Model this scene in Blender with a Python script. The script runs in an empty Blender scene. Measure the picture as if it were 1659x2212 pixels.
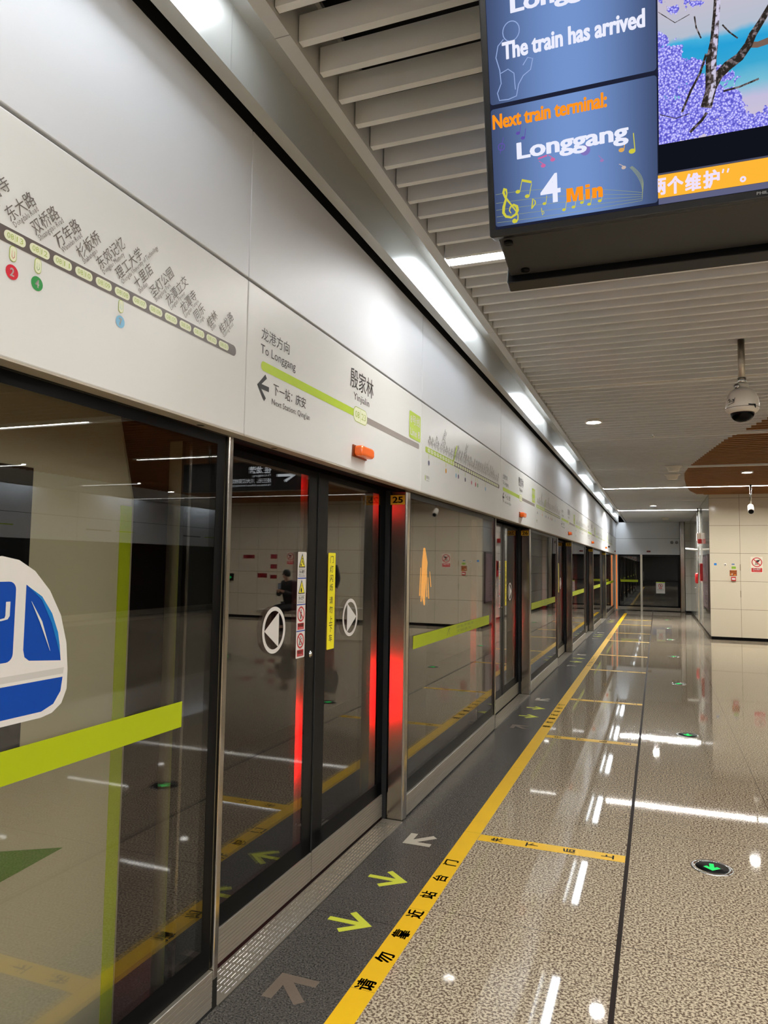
import bpy, bmesh, math, random
from mathutils import Vector, Matrix
random.seed(7)
S = bpy.context.scene
COL = S.collection
PI = math.pi

# ------------------------------------------------------------------ camera, world, exposure
H = 1.535
cam = bpy.data.cameras.new('camera')
cam.sensor_fit = 'VERTICAL'
cam.sensor_height = 36.0
cam.lens = 1551.56 / 2212 * 36.0
cam.clip_start = 0.02
camo = bpy.data.objects.new('camera', cam)
COL.objects.link(camo)
yaw, pitch, roll = .363960163, .0716406922, .0154650232
fw = Vector((-math.sin(yaw) * math.cos(pitch), math.cos(yaw) * math.cos(pitch), math.sin(pitch)))
rt = Vector((math.cos(yaw), math.sin(yaw), 0))
up = rt.cross(fw)
r2 = math.cos(roll) * rt + math.sin(roll) * up
u2 = -math.sin(roll) * rt + math.cos(roll) * up
m4 = Matrix((r2, u2, -fw)).transposed().to_4x4()
m4.translation = Vector((0, 0, H))
camo.matrix_world = m4
S.camera = camo
W = bpy.data.worlds.new('world')
S.world = W
W.use_nodes = True
W.node_tree.nodes['Background'].inputs[0].default_value = (.9, .95, 1, 1)
W.node_tree.nodes['Background'].inputs[1].default_value = 0.0
S.view_settings.view_transform = 'Standard'
S.view_settings.look = 'None'
S.view_settings.gamma = 1
S.view_settings.exposure = 0.0
try:
    S.view_settings.use_curve_mapping = False
except Exception:
    pass
S.cycles.use_denoising = True
S.cycles.max_bounces = 10
S.cycles.diffuse_bounces = 5
S.cycles.glossy_bounces = 6
S.cycles.transparent_max_bounces = 24
S.cycles.sample_clamp_indirect = 6
S.cycles.caustics_reflective = False
S.cycles.caustics_refractive = False
# strengths of the lamps that light the place
E_LINE, E_LINE_FAR, E_COVE, E_DOWN = 76.0, 150.0, 15.0, 360.0

# ------------------------------------------------------------------ materials
def lin(c):
    return tuple(((v / 255) / 12.92 if v / 255 <= .04045 else ((v / 255 + .055) / 1.055) ** 2.4) for v in c)

MATS = {}
def mat(name, rgb, rough=.5, metal=0., spec=.5, emit=0., coat=0., noise=0., nscale=20., bump=0., bscale=60., stretch=None):
    if name in MATS:
        return MATS[name]
    m = bpy.data.materials.new(name)
    m.use_nodes = True
    nt = m.node_tree
    b = nt.nodes['Principled BSDF']
    c = lin(rgb)
    b.inputs['Base Color'].default_value = (*c, 1)
    b.inputs['Roughness'].default_value = rough
    b.inputs['Metallic'].default_value = metal
    b.inputs['Specular IOR Level'].default_value = spec
    b.inputs['Coat Weight'].default_value = coat
    b.inputs['Coat Roughness'].default_value = .05
    if emit:
        b.inputs['Emission Color'].default_value = (*c, 1)
        b.inputs['Emission Strength'].default_value = emit
    if noise or bump:
        g = nt.nodes.new('ShaderNodeNewGeometry')
        vec = g.outputs['Position']
        if stretch:
            mp = nt.nodes.new('ShaderNodeVectorMath'); mp.operation = 'MULTIPLY'
            mp.inputs[1].default_value = stretch
            nt.links.new(vec, mp.inputs[0]); vec = mp.outputs[0]
        n = nt.nodes.new('ShaderNodeTexNoise')
        n.inputs['Scale'].default_value = nscale
        n.inputs['Detail'].default_value = 3
        nt.links.new(vec, n.inputs['Vector'])
        if noise:
            mx = nt.nodes.new('ShaderNodeMix'); mx.data_type = 'RGBA'
            mx.inputs[6].default_value = (*[v * (1 - noise) for v in c], 1)
            mx.inputs[7].default_value = (*[min(1, v * (1 + noise)) for v in c], 1)
            nt.links.new(n.outputs[0], mx.inputs[0])
            nt.links.new(mx.outputs[2], b.inputs['Base Color'])
        if bump:
            bp = nt.nodes.new('ShaderNodeBump')
            bp.inputs['Strength'].default_value = bump
            bp.inputs['Distance'].default_value = .002
            nt.links.new(n.outputs[0], bp.inputs['Height'])
            nt.links.new(bp.outputs[0], b.inputs['Normal'])
    MATS[name] = m
    return m

def math_node(nt, op, a, b=None, c=None):
    n = nt.nodes.new('ShaderNodeMath'); n.operation = op
    for i, v in enumerate((a, b, c)):
        if v is None:
            continue
        if isinstance(v, (int, float)):
            n.inputs[i].default_value = v
        else:
            nt.links.new(v, n.inputs[i])
    return n.outputs[0]

def groove(nt, coord, off, per, hw):
    """1 within hw of every line at off + k*per along coord"""
    a = math_node(nt, 'SUBTRACT', coord, off - per / 2)
    a = math_node(nt, 'DIVIDE', a, per)
    a = math_node(nt, 'FRACT', a)
    a = math_node(nt, 'SUBTRACT', a, .5)
    a = math_node(nt, 'ABSOLUTE', a)
    return math_node(nt, 'LESS_THAN', a, hw / per)

def granite(name, base, dark, rough, scale, lo, hi, light=None, joints=(), jcol=(60, 50, 42)):
    m = bpy.data.materials.new(name); m.use_nodes = True
    nt = m.node_tree; b = nt.nodes['Principled BSDF']
    g = nt.nodes.new('ShaderNodeNewGeometry')
    n = nt.nodes.new('ShaderNodeTexNoise'); n.inputs['Scale'].default_value = scale; n.inputs['Detail'].default_value = 2.5
    n.inputs['Roughness'].default_value = .62
    nt.links.new(g.outputs['Position'], n.inputs['Vector'])
    cr = nt.nodes.new('ShaderNodeValToRGB')
    cr.color_ramp.elements[0].position = lo; cr.color_ramp.elements[0].color = (*lin(dark), 1)
    cr.color_ramp.elements[1].position = hi; cr.color_ramp.elements[1].color = (*lin(base), 1)
    nt.links.new(n.outputs[0], cr.inputs[0])
    col = cr.outputs[0]
    if light:
        n2 = nt.nodes.new('ShaderNodeTexVoronoi'); n2.inputs['Scale'].default_value = 190
        nt.links.new(g.outputs['Position'], n2.inputs['Vector'])
        lt = math_node(nt, 'LESS_THAN', n2.outputs['Distance'], .22)
        sep2 = nt.nodes.new('ShaderNodeSeparateColor'); nt.links.new(n2.outputs['Color'], sep2.inputs[0])
        lt = math_node(nt, 'MULTIPLY', lt, math_node(nt, 'GREATER_THAN', sep2.outputs[0], .72))
        mx = nt.nodes.new('ShaderNodeMix'); mx.data_type = 'RGBA'
        nt.links.new(lt, mx.inputs[0]); nt.links.new(col, mx.inputs[6]); mx.inputs[7].default_value = (*lin(light), 1)
        col = mx.outputs[2]
    sp = nt.nodes.new('ShaderNodeSeparateXYZ'); nt.links.new(g.outputs['Position'], sp.inputs[0])
    for ax, off, per, hw in joints:
        k = groove(nt, sp.outputs[ax], off, per, hw)
        mx = nt.nodes.new('ShaderNodeMix'); mx.data_type = 'RGBA'
        nt.links.new(k, mx.inputs[0]); nt.links.new(col, mx.inputs[6]); mx.inputs[7].default_value = (*lin(jcol), 1)
        col = mx.outputs[2]
    nt.links.new(col, b.inputs['Base Color'])
    b.inputs['Roughness'].default_value = rough
    return m

def tiles(name, rgb, joints, jrgb, rough=.12):
    m = bpy.data.materials.new(name); m.use_nodes = True
    nt = m.node_tree; b = nt.nodes['Principled BSDF']
    g = nt.nodes.new('ShaderNodeNewGeometry')
    sp = nt.nodes.new('ShaderNodeSeparateXYZ'); nt.links.new(g.outputs['Position'], sp.inputs[0])
    rg = nt.nodes.new('ShaderNodeRGB'); rg.outputs[0].default_value = (*lin(rgb), 1)
    col = rg.outputs[0]
    for ax, off, per, hw in joints:
        k = groove(nt, sp.outputs[ax], off, per, hw)
        mx = nt.nodes.new('ShaderNodeMix'); mx.data_type = 'RGBA'
        nt.links.new(k, mx.inputs[0]); nt.links.new(col, mx.inputs[6]); mx.inputs[7].default_value = (*lin(jrgb), 1)
        col = mx.outputs[2]
    nt.links.new(col, b.inputs['Base Color'])
    b.inputs['Roughness'].default_value = rough
    b.inputs['Specular IOR Level'].default_value = .45
    return m

def glass(name, tint, f0=.045, rough=.0):
    """architectural pane: clear tinted transmission plus Schlick mirror reflection on each face"""
    m = bpy.data.materials.new(name); m.use_nodes = True
    nt = m.node_tree; nt.nodes.clear()
    out = nt.nodes.new('ShaderNodeOutputMaterial')
    tr = nt.nodes.new('ShaderNodeBsdfTransparent'); tr.inputs[0].default_value = (*tint, 1)
    gl = nt.nodes.new('ShaderNodeBsdfGlossy'); gl.inputs['Roughness'].default_value = rough
    gl.inputs[0].default_value = (1, 1, 1, 1)
    g = nt.nodes.new('ShaderNodeNewGeometry')
    d = nt.nodes.new('ShaderNodeVectorMath'); d.operation = 'DOT_PRODUCT'
    nt.links.new(g.outputs['Normal'], d.inputs[0]); nt.links.new(g.outputs['Incoming'], d.inputs[1])
    c = math_node(nt, 'ABSOLUTE', d.outputs['Value'])
    c = math_node(nt, 'SUBTRACT', 1.0, c)
    c = math_node(nt, 'POWER', c, 5.0)
    f = math_node(nt, 'MULTIPLY_ADD', c, 1 - f0, f0)
    mx = nt.nodes.new('ShaderNodeMixShader')
    nt.links.new(f, mx.inputs[0]); nt.links.new(tr.outputs[0], mx.inputs[1]); nt.links.new(gl.outputs[0], mx.inputs[2])
    nt.links.new(mx.outputs[0], out.inputs[0])
    return m

def emis(name, rgb, k=1.0, raw=False):
    if name in MATS:
        return MATS[name]
    m = bpy.data.materials.new(name); m.use_nodes = True
    nt = m.node_tree; nt.nodes.clear()
    out = nt.nodes.new('ShaderNodeOutputMaterial'); e = nt.nodes.new('ShaderNodeEmission')
    e.inputs[0].default_value = (*(rgb if raw else lin(rgb)), 1); e.inputs[1].default_value = k
    nt.links.new(e.outputs[0], out.inputs[0])
    MATS[name] = m
    return m

M_STEEL = mat('brushed_steel', (176, 170, 160), .16, 1.)
M_STEELD = mat('dull_steel', (188, 180, 164), .38, .85, nscale=30, bump=.05, stretch=(1, 1, 40))
M_CHROME = mat('chrome', (205, 203, 200), .12, 1.)
M_BLACK = mat('black_enamel', (9, 9, 10), .35, 0, .09)
M_DARK = mat('dark_gap', (16, 17, 19), .7)
M_TUNNEL = mat('tunnel_concrete', (34, 33, 32), .9, noise=.3, nscale=2)
M_PANEL = mat('white_panel', (220, 220, 217), .36, 0, .5)
M_UPPER = mat('satin_white_metal', (220, 222, 226), .48, .08, .45)
M_LIP = mat('beige_lip', (178, 170, 154), .4)
M_TROUGH = mat('trough_metal', (208, 208, 204), .26, .55)
M_FASCIA = mat('fascia_grey', (190, 190, 188), .38)
M_SLAT = mat('slat_grey', (230, 231, 232), .45, noise=.04, nscale=3)
M_WOOD = mat('slat_wood', (148, 98, 46), .5, noise=.35, nscale=6, stretch=(1, 8, 8))
M_VOID = mat('plenum_black', (7, 7, 9), .95)
M_YEL = mat('line_yellow', (236, 186, 18), .38, noise=.05, nscale=5)
M_BLK = mat('ink_black', (24, 24, 24), .5)
M_INK = mat('print_ink', (58, 52, 50), .5)
M_INKL = mat('print_ink_light', (104, 96, 90), .5)
M_GRN = mat('line_green', (180, 205, 48), .4)
M_GRNT = mat('number_green', (170, 190, 90), .4)
M_CREAM = mat('capsule_cream', (228, 231, 200), .4)
M_GREYB = mat('bar_grey', (146, 136, 130), .4)
M_BROWNB = mat('bar_brown', (94, 84, 80), .4)
M_ORANGE = mat('orange_lens', (245, 105, 15), .25, coat=.5, emit=.15)
M_WHITE = mat('white_vinyl', (208, 204, 198), .45)
M_STYEL = mat('sticker_yellow', (232, 218, 20), .4)
M_RED = mat('sign_red', (186, 30, 34), .4)
M_BLUE = mat('sticker_blue', (0, 62, 152), .4, 0, .25)
M_BLUE2 = mat('sticker_blue_light', (0, 112, 182), .35)
M_PLATEY = mat('plate_yellow', (214, 168, 44), .4)
M_PLASTW = mat('camera_white', (222, 216, 204), .35)
M_GREENBAND = mat('glass_band_green', (158, 171, 9), .5, 0, .25)
M_GLASS = glass('screen_door_glass', (.84, .85, .84), .085)
M_GLASSO = glass('opposite_door_glass', (.7, .72, .72))
M_FLOOR = granite('floor_granite', (202, 187, 162), (96, 80, 66), .032, 98, .42, .57,
                  joints=((1, 3.19, 1.365, .0016), (0, .645, .808, .0016)))
M_STRIP = granite('dark_granite', (98, 93, 87), (42, 41, 39), .26, 130, .35, .65, light=(150, 148, 145),
                  joints=((1, 4.79, 1.8, .002), (0, -9, 50, .001)), jcol=(30, 30, 30))
M_TILE = tiles('wall_enamel', (205, 194, 172), ((2, .061, .604, .0035), (0, 1.07, .603, .003)), (110, 96, 76), .09)
M_TILEC = tiles('corridor_enamel', (196, 192, 180), ((2, .061, .604, .0035), (1, 17.27, .8, .003)), (110, 100, 84), .07)

# ------------------------------------------------------------------ mesh builder
class MB:
    def __init__(self):
        self.v, self.f, self.mi, self.sm = [], [], [], []
        self.mats = []
    def slot(self, m):
        if m is None:
            return 0
        if m not in self.mats:
            self.mats.append(m)
        return self.mats.index(m)
    def add(self, vs, fs, m=None, smooth=False):
        o = len(self.v); k = self.slot(m)
        self.v += [tuple(p) for p in vs]
        for f in fs:
            self.f.append([o + i for i in f]); self.mi.append(k); self.sm.append(smooth)
        return self
    def box(self, x0, x1, y0, y1, z0, z1, m=None):
        v = [(x, y, z) for z in (z0, z1) for y in (y0, y1) for x in (x0, x1)]
        return self.add(v, [(0, 2, 3, 1), (4, 5, 7, 6), (0, 1, 5, 4), (2, 6, 7, 3), (0, 4, 6, 2), (1, 3, 7, 5)], m)
    def prism(self, pts, o, u, v, n, d, m=None):
        """polygon pts (a,b) in plane o+a*u+b*v extruded by d along n"""
        o, u, v, n = Vector(o), Vector(u), Vector(v), Vector(n)
        k = len(pts)
        A = [o + u * a + v * b for a, b in pts]; B = [p + n * d for p in A]
        fs = [tuple(range(k)), tuple(range(2 * k - 1, k - 1, -1))] + [(i, i + k, (i + 1) % k + k, (i + 1) % k) for i in range(k)]
        return self.add(A + B, fs, m)
    def profile_y(self, pts, y0, y1, m=None):
        return self.prism(pts, (0, y0, 0), (1, 0, 0), (0, 0, 1), (0, 1, 0), y1 - y0, m)
    def flat(self, pts, o, u, v, m=None):
        o, u, v = Vector(o), Vector(u), Vector(v)
        return self.add([o + u * a + v * b for a, b in pts], [tuple(range(len(pts)))], m)
    def tube(self, path, r, n=10, m=None, cap=True):
        path = [Vector(p) for p in path]
        rs = r if isinstance(r, (list, tuple)) else [r] * len(path)
        vs, fs = [], []
        prev = None
        for i, p in enumerate(path):
            t = (path[min(i + 1, len(path) - 1)] - path[max(i - 1, 0)]).normalized()
            a = t.orthogonal().normalized() if prev is None else (prev - t * prev.dot(t)).normalized()
            prev = a; b = t.cross(a)
            vs += [p + (a * math.cos(2 * PI * k / n) + b * math.sin(2 * PI * k / n)) * rs[i] for k in range(n)]
        for i in range(len(path) - 1):
            for k in range(n):
                fs.append((i * n + k, i * n + (k + 1) % n, (i + 1) * n + (k + 1) % n, (i + 1) * n + k))
        if cap:
            fs += [tuple(range(n - 1, -1, -1)), tuple(range((len(path) - 1) * n, len(path) * n))]
        return self.add(vs, fs, m, True)
    def lathe(self, prof, c, n=24, m=None, axis=(0, 0, 1), cap=True):
        c, ax = Vector(c), Vector(axis).normalized()
        a = ax.orthogonal().normalized(); b = ax.cross(a)
        vs, fs = [], []
        for r, h in prof:
            vs += [c + ax * h + (a * math.cos(2 * PI * k / n) + b * math.sin(2 * PI * k / n)) * max(r, 1e-5) for k in range(n)]
        for i in range(len(prof) - 1):
            for k in range(n):
                fs.append((i * n + k, i * n + (k + 1) % n, (i + 1) * n + (k + 1) % n, (i + 1) * n + k))
        if cap: fs += [tuple(range(n - 1, -1, -1)), tuple(range((len(prof) - 1) * n, len(prof) * n))]
        return self.add(vs, fs, m, True)
    def ring(self, cu, cv, r0, r1, o, u, v, m=None, n=40):
        o, u, v = Vector(o), Vector(u), Vector(v)
        vs = []
        for r in (r0, r1):
            vs += [o + u * (cu + r * math.cos(2 * PI * k / n)) + v * (cv + r * math.sin(2 * PI * k / n)) for k in range(n)]
        return self.add(vs, [(k, (k + 1) % n, n + (k + 1) % n, n + k) for k in range(n)], m)
    def disc(self, cu, cv, r, o, u, v, m=None, n=32, rv=None):
        return self.flat([(cu + r * math.cos(2 * PI * k / n), cv + (rv or r) * math.sin(2 * PI * k / n)) for k in range(n)], o, u, v, m)
    def stroke(self, pts, w, o, u, v, m=None):
        """flat ribbon along pts with width(s) w"""
        o, u, v = Vector(o), Vector(u), Vector(v)
        P = [Vector(p) for p in pts]
        ws = w if isinstance(w, (list, tuple)) else [w] * len(P)
        L, R = [], []
        for i, p in enumerate(P):
            t = P[min(i + 1, len(P) - 1)] - P[max(i - 1, 0)]
            t = t.normalized() if t.length else Vector((1, 0))
            nn = Vector((-t.y, t.x)) * ws[i] / 2
            L.append(p + nn); R.append(p - nn)
        vs = [o + u * q.x + v * q.y for q in L + R]
        k = len(P)
        return self.add(vs, [(i, i + k, i + k + 1, i + 1) for i in range(k - 1)], m)
    def rrect(self, a0, a1, b0, b1, r, o, u, v, m=None, n=5):
        return self.flat(rrpts(a0, a1, b0, b1, r, n), o, u, v, m)
    def text(self, s, box, o, u, v, m=None, ang=0., bold=0., res=2, fit=True, anchor=None, size=None, xs=1., shear=0.):
        """flat lettering fitted in box (a0,a1,b0,b1), or of a given size at an anchor"""
        key = (s, bold, res, shear)
        if key not in TXT:
            c = bpy.data.curves.new('lettering', 'FONT'); c.body = s; c.resolution_u = res; c.offset = min(bold, .012); c.shear = shear
            ob = bpy.data.objects.new('lettering', c); COL.objects.link(ob)
            dg = bpy.context.evaluated_depsgraph_get()
            me = bpy.data.meshes.new_from_object(ob.evaluated_get(dg))
            TXT[key] = ([(p.co.x, p.co.y) for p in me.vertices], [tuple(f.vertices) for f in me.polygons])
            bpy.data.objects.remove(ob); bpy.data.curves.remove(c); bpy.data.meshes.remove(me)
        P, F = TXT[key]
        if not P:
            return self
        x0, x1 = min(p[0] for p in P), max(p[0] for p in P); y0, y1 = min(p[1] for p in P), max(p[1] for p in P)
        if bold > .013:
            k = bold * 1.1
            P0, F0 = P, F
            P, F = [], []
            for dx, dy in ((-k, 0), (0, 0), (k, 0), (-k * .6, k * .5), (k * .6, k * .5), (-k * .6, -k * .5), (k * .6, -k * .5)):
                o_ = len(P)
                P += [(x + dx, y + dy) for x, y in P0]; F += [tuple(i + o_ for i in f) for f in F0]
            x0 -= k; x1 += k; y0 -= k * .5; y1 += k * .5
        if box:
            a0, a1, b0, b1 = box
            sx, sy = (a1 - a0) / (x1 - x0), (b1 - b0) / (y1 - y0)
            Q = [(a0 + (x - x0) * sx, b0 + (y - y0) * sy) for x, y in P]
        else:
            ca, sa = math.cos(ang), math.sin(ang)
            Q = []
            for x, y in P:
                a, b = (x - x0) * size * xs, y * size
                Q.append((anchor[0] + a * ca - b * sa, anchor[1] + a * sa + b * ca))
        o, u, v = Vector(o), Vector(u), Vector(v)
        return self.add([o + u * a + v * b for a, b in Q], F, m)
    def build(self, name, m=None, parent=None, bevel=0., seg=2, weld=False):
        me = bpy.data.meshes.new(name)
        off = Vector((0, 0, 0))
        p = parent
        while p is not None:
            off += Vector(p.location); p = p.parent
        me.from_pydata([Vector(q) - off for q in self.v], [], self.f)
        ms = self.mats if self.mats else [m]
        for q in ms:
            me.materials.append(q)
        me.polygons.foreach_set('material_index', self.mi)
        me.polygons.foreach_set('use_smooth', self.sm)
        if bevel:
            bm = bmesh.new(); bm.from_mesh(me)
            bmesh.ops.bevel(bm, geom=[e for e in bm.edges if e.is_manifold and e.calc_face_angle(0) > .6], offset=bevel, segments=seg, affect='EDGES', profile=.5)
            bm.to_mesh(me); bm.free()
        me.update()
        o = bpy.data.objects.new(name, me)
        COL.objects.link(o)
        if parent is not None:
            o.parent = parent
        return o
TXT = {}

def rrpts(a0, a1, b0, b1, r, n=5):
    pts = []
    for cx, cy, s in ((a1 - r, b0 + r, -90), (a1 - r, b1 - r, 0), (a0 + r, b1 - r, 90), (a0 + r, b0 + r, 180)):
        for k in range(n + 1):
            t = math.radians(s + 90 * k / n)
            pts.append((cx + r * math.cos(t), cy + r * math.sin(t)))
    return pts

def struct(o):
    o['kind'] = 'structure'
    return o
def tag(o, label, cat, group=None, kind=None):
    o['label'] = label; o['category'] = cat
    if group: o['group'] = group
    if kind: o['kind'] = kind
    return o
def thing(name, loc, label, cat, group=None):
    o = bpy.data.objects.new(name, None); COL.objects.link(o)
    o.location = loc; o.empty_display_size = .1
    return tag(o, label, cat, group)
def copy_tree(o, parent=None):
    c = o.copy(); COL.objects.link(c)
    if parent is not None: c.parent = parent
    for ch in list(o.children): copy_tree(ch, c)
    return c
def dup(o, dloc, label, group=None):
    c = copy_tree(o)
    c.location = Vector(o.location) + Vector(dloc)
    c['label'] = label
    if group: c['group'] = group
    return c

X1, Y1, Z1 = Vector((1, 0, 0)), Vector((0, 1, 0)), Vector((0, 0, 1))
PER = 4.58            # pitch of the screen doors
XR = 10.6             # face of the opposite header

# ------------------------------------------------------------------ structure: floor, walls, ceiling
YB, YE = -11.0, 27.4
struct(MB().box(-.963 - .05, 10.2, YB, YE, -.12, 0).build('floor', M_FLOOR))
struct(MB().box(-1.565, -1.013, YB, YE, -.12, 0).build('trim_1', M_STRIP))
struct(MB().box(-.174, -.155, YB, 27.3, -.01, .0012).build('trim_2', mat('joint_brown', (34, 25, 21), .6, 0, .15)))
struct(MB().box(10.2, 10.75, YB, YE, -.12, 0).build('trim_3', M_STRIP))
# tunnel beyond the platform edge
tn = MB(); tn.box(-6.2, -6.0, YB, 34, -1.4, 4); tn.box(-6, -1.5, YB, 34, -1.5, -1.3); tn.box(-6.2, -1.45, YB, 34, 3.6, 3.8)
tn.box(-6.2, -1.4, 34, 34.2, -1.5, 4); tn.box(-1.9, -1.565, YB, YE, -1.3, -.02)
struct(tn.build('wall_left', M_TUNNEL))
struct(MB().box(-6.2, XR + .6, YB - .2, YB, -1.5, 4).build('wall_back', mat('back_wall', (40, 39, 38), .6)))
struct(MB().box(-1.46, XR + .6, YB, 28.2, 3.8, 3.95).build('roof_slab', M_VOID))
# core of service rooms: wall facing the camera, and the corridor side
core = MB()
core.add([(1.07, 17.27, .07), (8.4, 17.27, .07), (8.4, 17.27, 3.4), (1.07, 17.27, 3.4)], [(0, 1, 2, 3)])
core.add([(8.4, 17.27, .07), (8.4, YE, .07), (8.4, YE, 3.4), (8.4, 17.27, 3.4)], [(0, 1, 2, 3)])
struct(core.build('wall_front', M_TILE))
cor = MB()
cor.add([(1.07, YE, .07), (1.07, 17.27, .07), (1.07, 17.27, 3.4), (1.07, YE, 3.4)], [(0, 1, 2, 3)])
struct(cor.build('wall_right', M_TILEC))
bb = MB(); bb.box(1.085, 8.39, 17.285, YE, 0, .07)
struct(bb.build('baseboard_front', M_BLACK))

# ceiling of slats: grey, brown inside the curved patch
bpts = [(-11, 6.5), (0, 4.6), (2, 3.3), (4, 2.55), (6, 1.85), (7.5, 1.42), (8.63, 1.134), (9.31, .973), (9.99, .81), (11.24, .643), (12.43, .493), (13.3, .45), (14.24, .483), (15.56, .56), (16.4, .66), (17.05, .8), (17.3, 1.07)]
def bx(y):
    for (a, p), (b, q) in zip(bpts, bpts[1:]):
        if a <= y <= b: return p + (q - p) * (y - a) / (b - a)
    return None
LINES = (3.616, 6.62, 9.4, 12.4, 15.5, 18.5, 21.55, 24.5)
cl = MB()
y = 1.905 - .15 * 84
while y < 27.3:
    if not any(abs(y - L) < .085 for L in LINES):
        xe = 1.06 if y > 17.26 else 10.2
        b = bx(y)
        if b is not None and b < xe - .2:
            cl.box(-1.03, b, y - .0135, y + .0135, 3.157, 3.245, M_SLAT)
            cl.box(b, min(8.0, xe), y - .0135, y + .0135, 3.157, 3.245, M_WOOD)
            if xe > 8: cl.box(8.0, xe, y - .0135, y + .0135, 3.157, 3.245, M_SLAT)
        else:
            cl.box(-1.03, xe, y - .0135, y + .0135, 3.157, 3.245, M_SLAT)
            if y > 17.26: cl.box(8.42, 10.2, y - .0135, y + .0135, 3.157, 3.245, M_SLAT)
    y += .15
struct(cl.build('ceiling'))
# carrier rails hidden in the plenum
pr = MB()
for x in (-.2, 1.0, 2.2, 3.4, 4.6, 5.8, 7.0, 8.2, 9.4):
    pr.box(x - .02, x + .02, YB, 17.2, 3.246, 3.29)
struct(pr.build('trim_4', M_DARK))
# light trough: left box, ledge, fascia
tb = MB()
tb.profile_y([(-1.35, 3.145), (-1.295, 3.145), (-1.295, 3.372), (-1.02, 3.372), (-1.02, 3.39), (-1.35, 3.39)], YB, 27.38)
struct(tb.build('trim_5', M_TROUGH))
fs = MB(); fs.profile_y([(-1.085, 3.145), (-1.035, 3.145), (-1.035, 3.37), (-1.05, 3.37), (-1.05, 3.16), (-1.085, 3.16)], YB, 27.38)
struct(fs.build('trim_6', M_FASCIA))
sm_ = MB()
for yy in (1.92, 4.9, 7.9, 10.9, 13.9, 16.9, 19.9, 22.9, 25.9):
    sm_.box(-1.2952, -1.2946, yy - .002, yy + .002, 3.146, 3.371); sm_.box(-1.086, -1.034, yy - .08, yy - .077, 3.1446, 3.1452)
struct(sm_.build('trim_7', mat('seam_grey', (120, 120, 118), .5)))

# end of the platform
we = MB()
we.box(-1.40, .735, 27.4, 27.5, 2.0, 2.568); we.box(-1.40, .735, 27.4, 27.5, 2.575, 3.16); we.box(-1.40, .735, 27.42, 27.5, 2.56, 2.58, M_DARK)
we.mats = [mat('end_wall_white', (238, 242, 246), .4), M_DARK]
for i in range(12): we.mi[i] = 0
for i in range(12, 18): we.mi[i] = 1
struct(we.build('wall_end'))
struct(MB().box(.9, 1.07, 27.0, 27.5, .07, 3.2).build('wall_end_pier', M_TILEC))
struct(MB().box(.905, 1.09, 27.02, 27.5, 0, .07).build('baseboard_end', M_BLACK))
struct(MB().box(8.4, XR + .6, 27.4, 27.6, -.1, 3.4).build('wall_far', M_TILEC))

# header carcass behind the panels
hc = MB()
hc.box(-1.62, -1.455, YB, 27.38, 2.02, 3.6)
hc.profile_y([(-1.455, 1.992), (-1.425, 1.992), (-1.425, 3.3), (-1.455, 3.3)], YB, 27.38)
struct(hc.build('trim_8', M_DARK))

# ------------------------------------------------------------------ header panels with route map and direction signs
PX = -1.40
def panel_body(y0, y1, low, m):
    b = MB()
    if low:
        b.box(PX - .024, PX, y0 + .002, y1 - .002, 1.995, 2.572)
    else:
        b.box(PX - .024, PX, y0 + .002, y1 - .002, 2.582, 3.148)
    return b
def lip(y0, y1, root):
    l = MB(); l.box(-1.4535, PX - .0005, y0 + .002, y1 - .002, 1.990, 1.9955)
    l.build('underside_lip', M_LIP, root)
    for yy in (y0 + .28, y0 + (y1 - y0) * .5 + .1, y1 - .22):
        h = MB(); h.disc(yy, -1.434, .016, (0, 0, 1.9896), Y1, X1, None, 20, .012)
        h.build('screw_hole', M_BLACK, root)
O0 = (PX + .0008, 0, 0)
O1 = (PX + .0014, 0, 0)
O2 = (PX + .0020, 0, 0)

STN = ['桂龙路|Guilong Road', '桂林|Guilin', '同乐|Tongle', '龙潭寺|Longtan Temple', '龙潭立交|Longtan Flyover', '圣灯公园|Shengdeng Park',
       '十里店|Shilidian', '理工大学|Chengdu University of Technology', '东郊记忆|Dongjiao Memory', '杉板桥|Shabanqiao', '万年路|Wannian Road',
       '双桥路|Shuangqiao Road', '东大路|Dongdalu Road', '净居寺|Jingjusi', '东光|Dongguang', '顺江路|Shunjiang Road', '三官堂|Sanguantang',
       '高攀路|Gaopan Road', '川大望江校区|Sichuan University Wangjiang Campus', '倪家桥|Nijiaqiao', '芳草街|Fangcaojie', '高朋大道|Gaopeng Avenue',
       '殷家林|Yinjialin', '庆安|Qing\'an', '三元|Sanyuan', '文星|Wenxing', '江安河|Jiang\'anhe', '川大江安校区|Sichuan University Jiang\'an Campus',
       '白家|Baijia', '珠江路|Zhujiang Road', '莲花|Lianhua', '龙港|Longgang']
def st_y(n):
    return 2.054 - (min(n, 14) - 1) * .0724 - max(0, n - 14) * .0685
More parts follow.
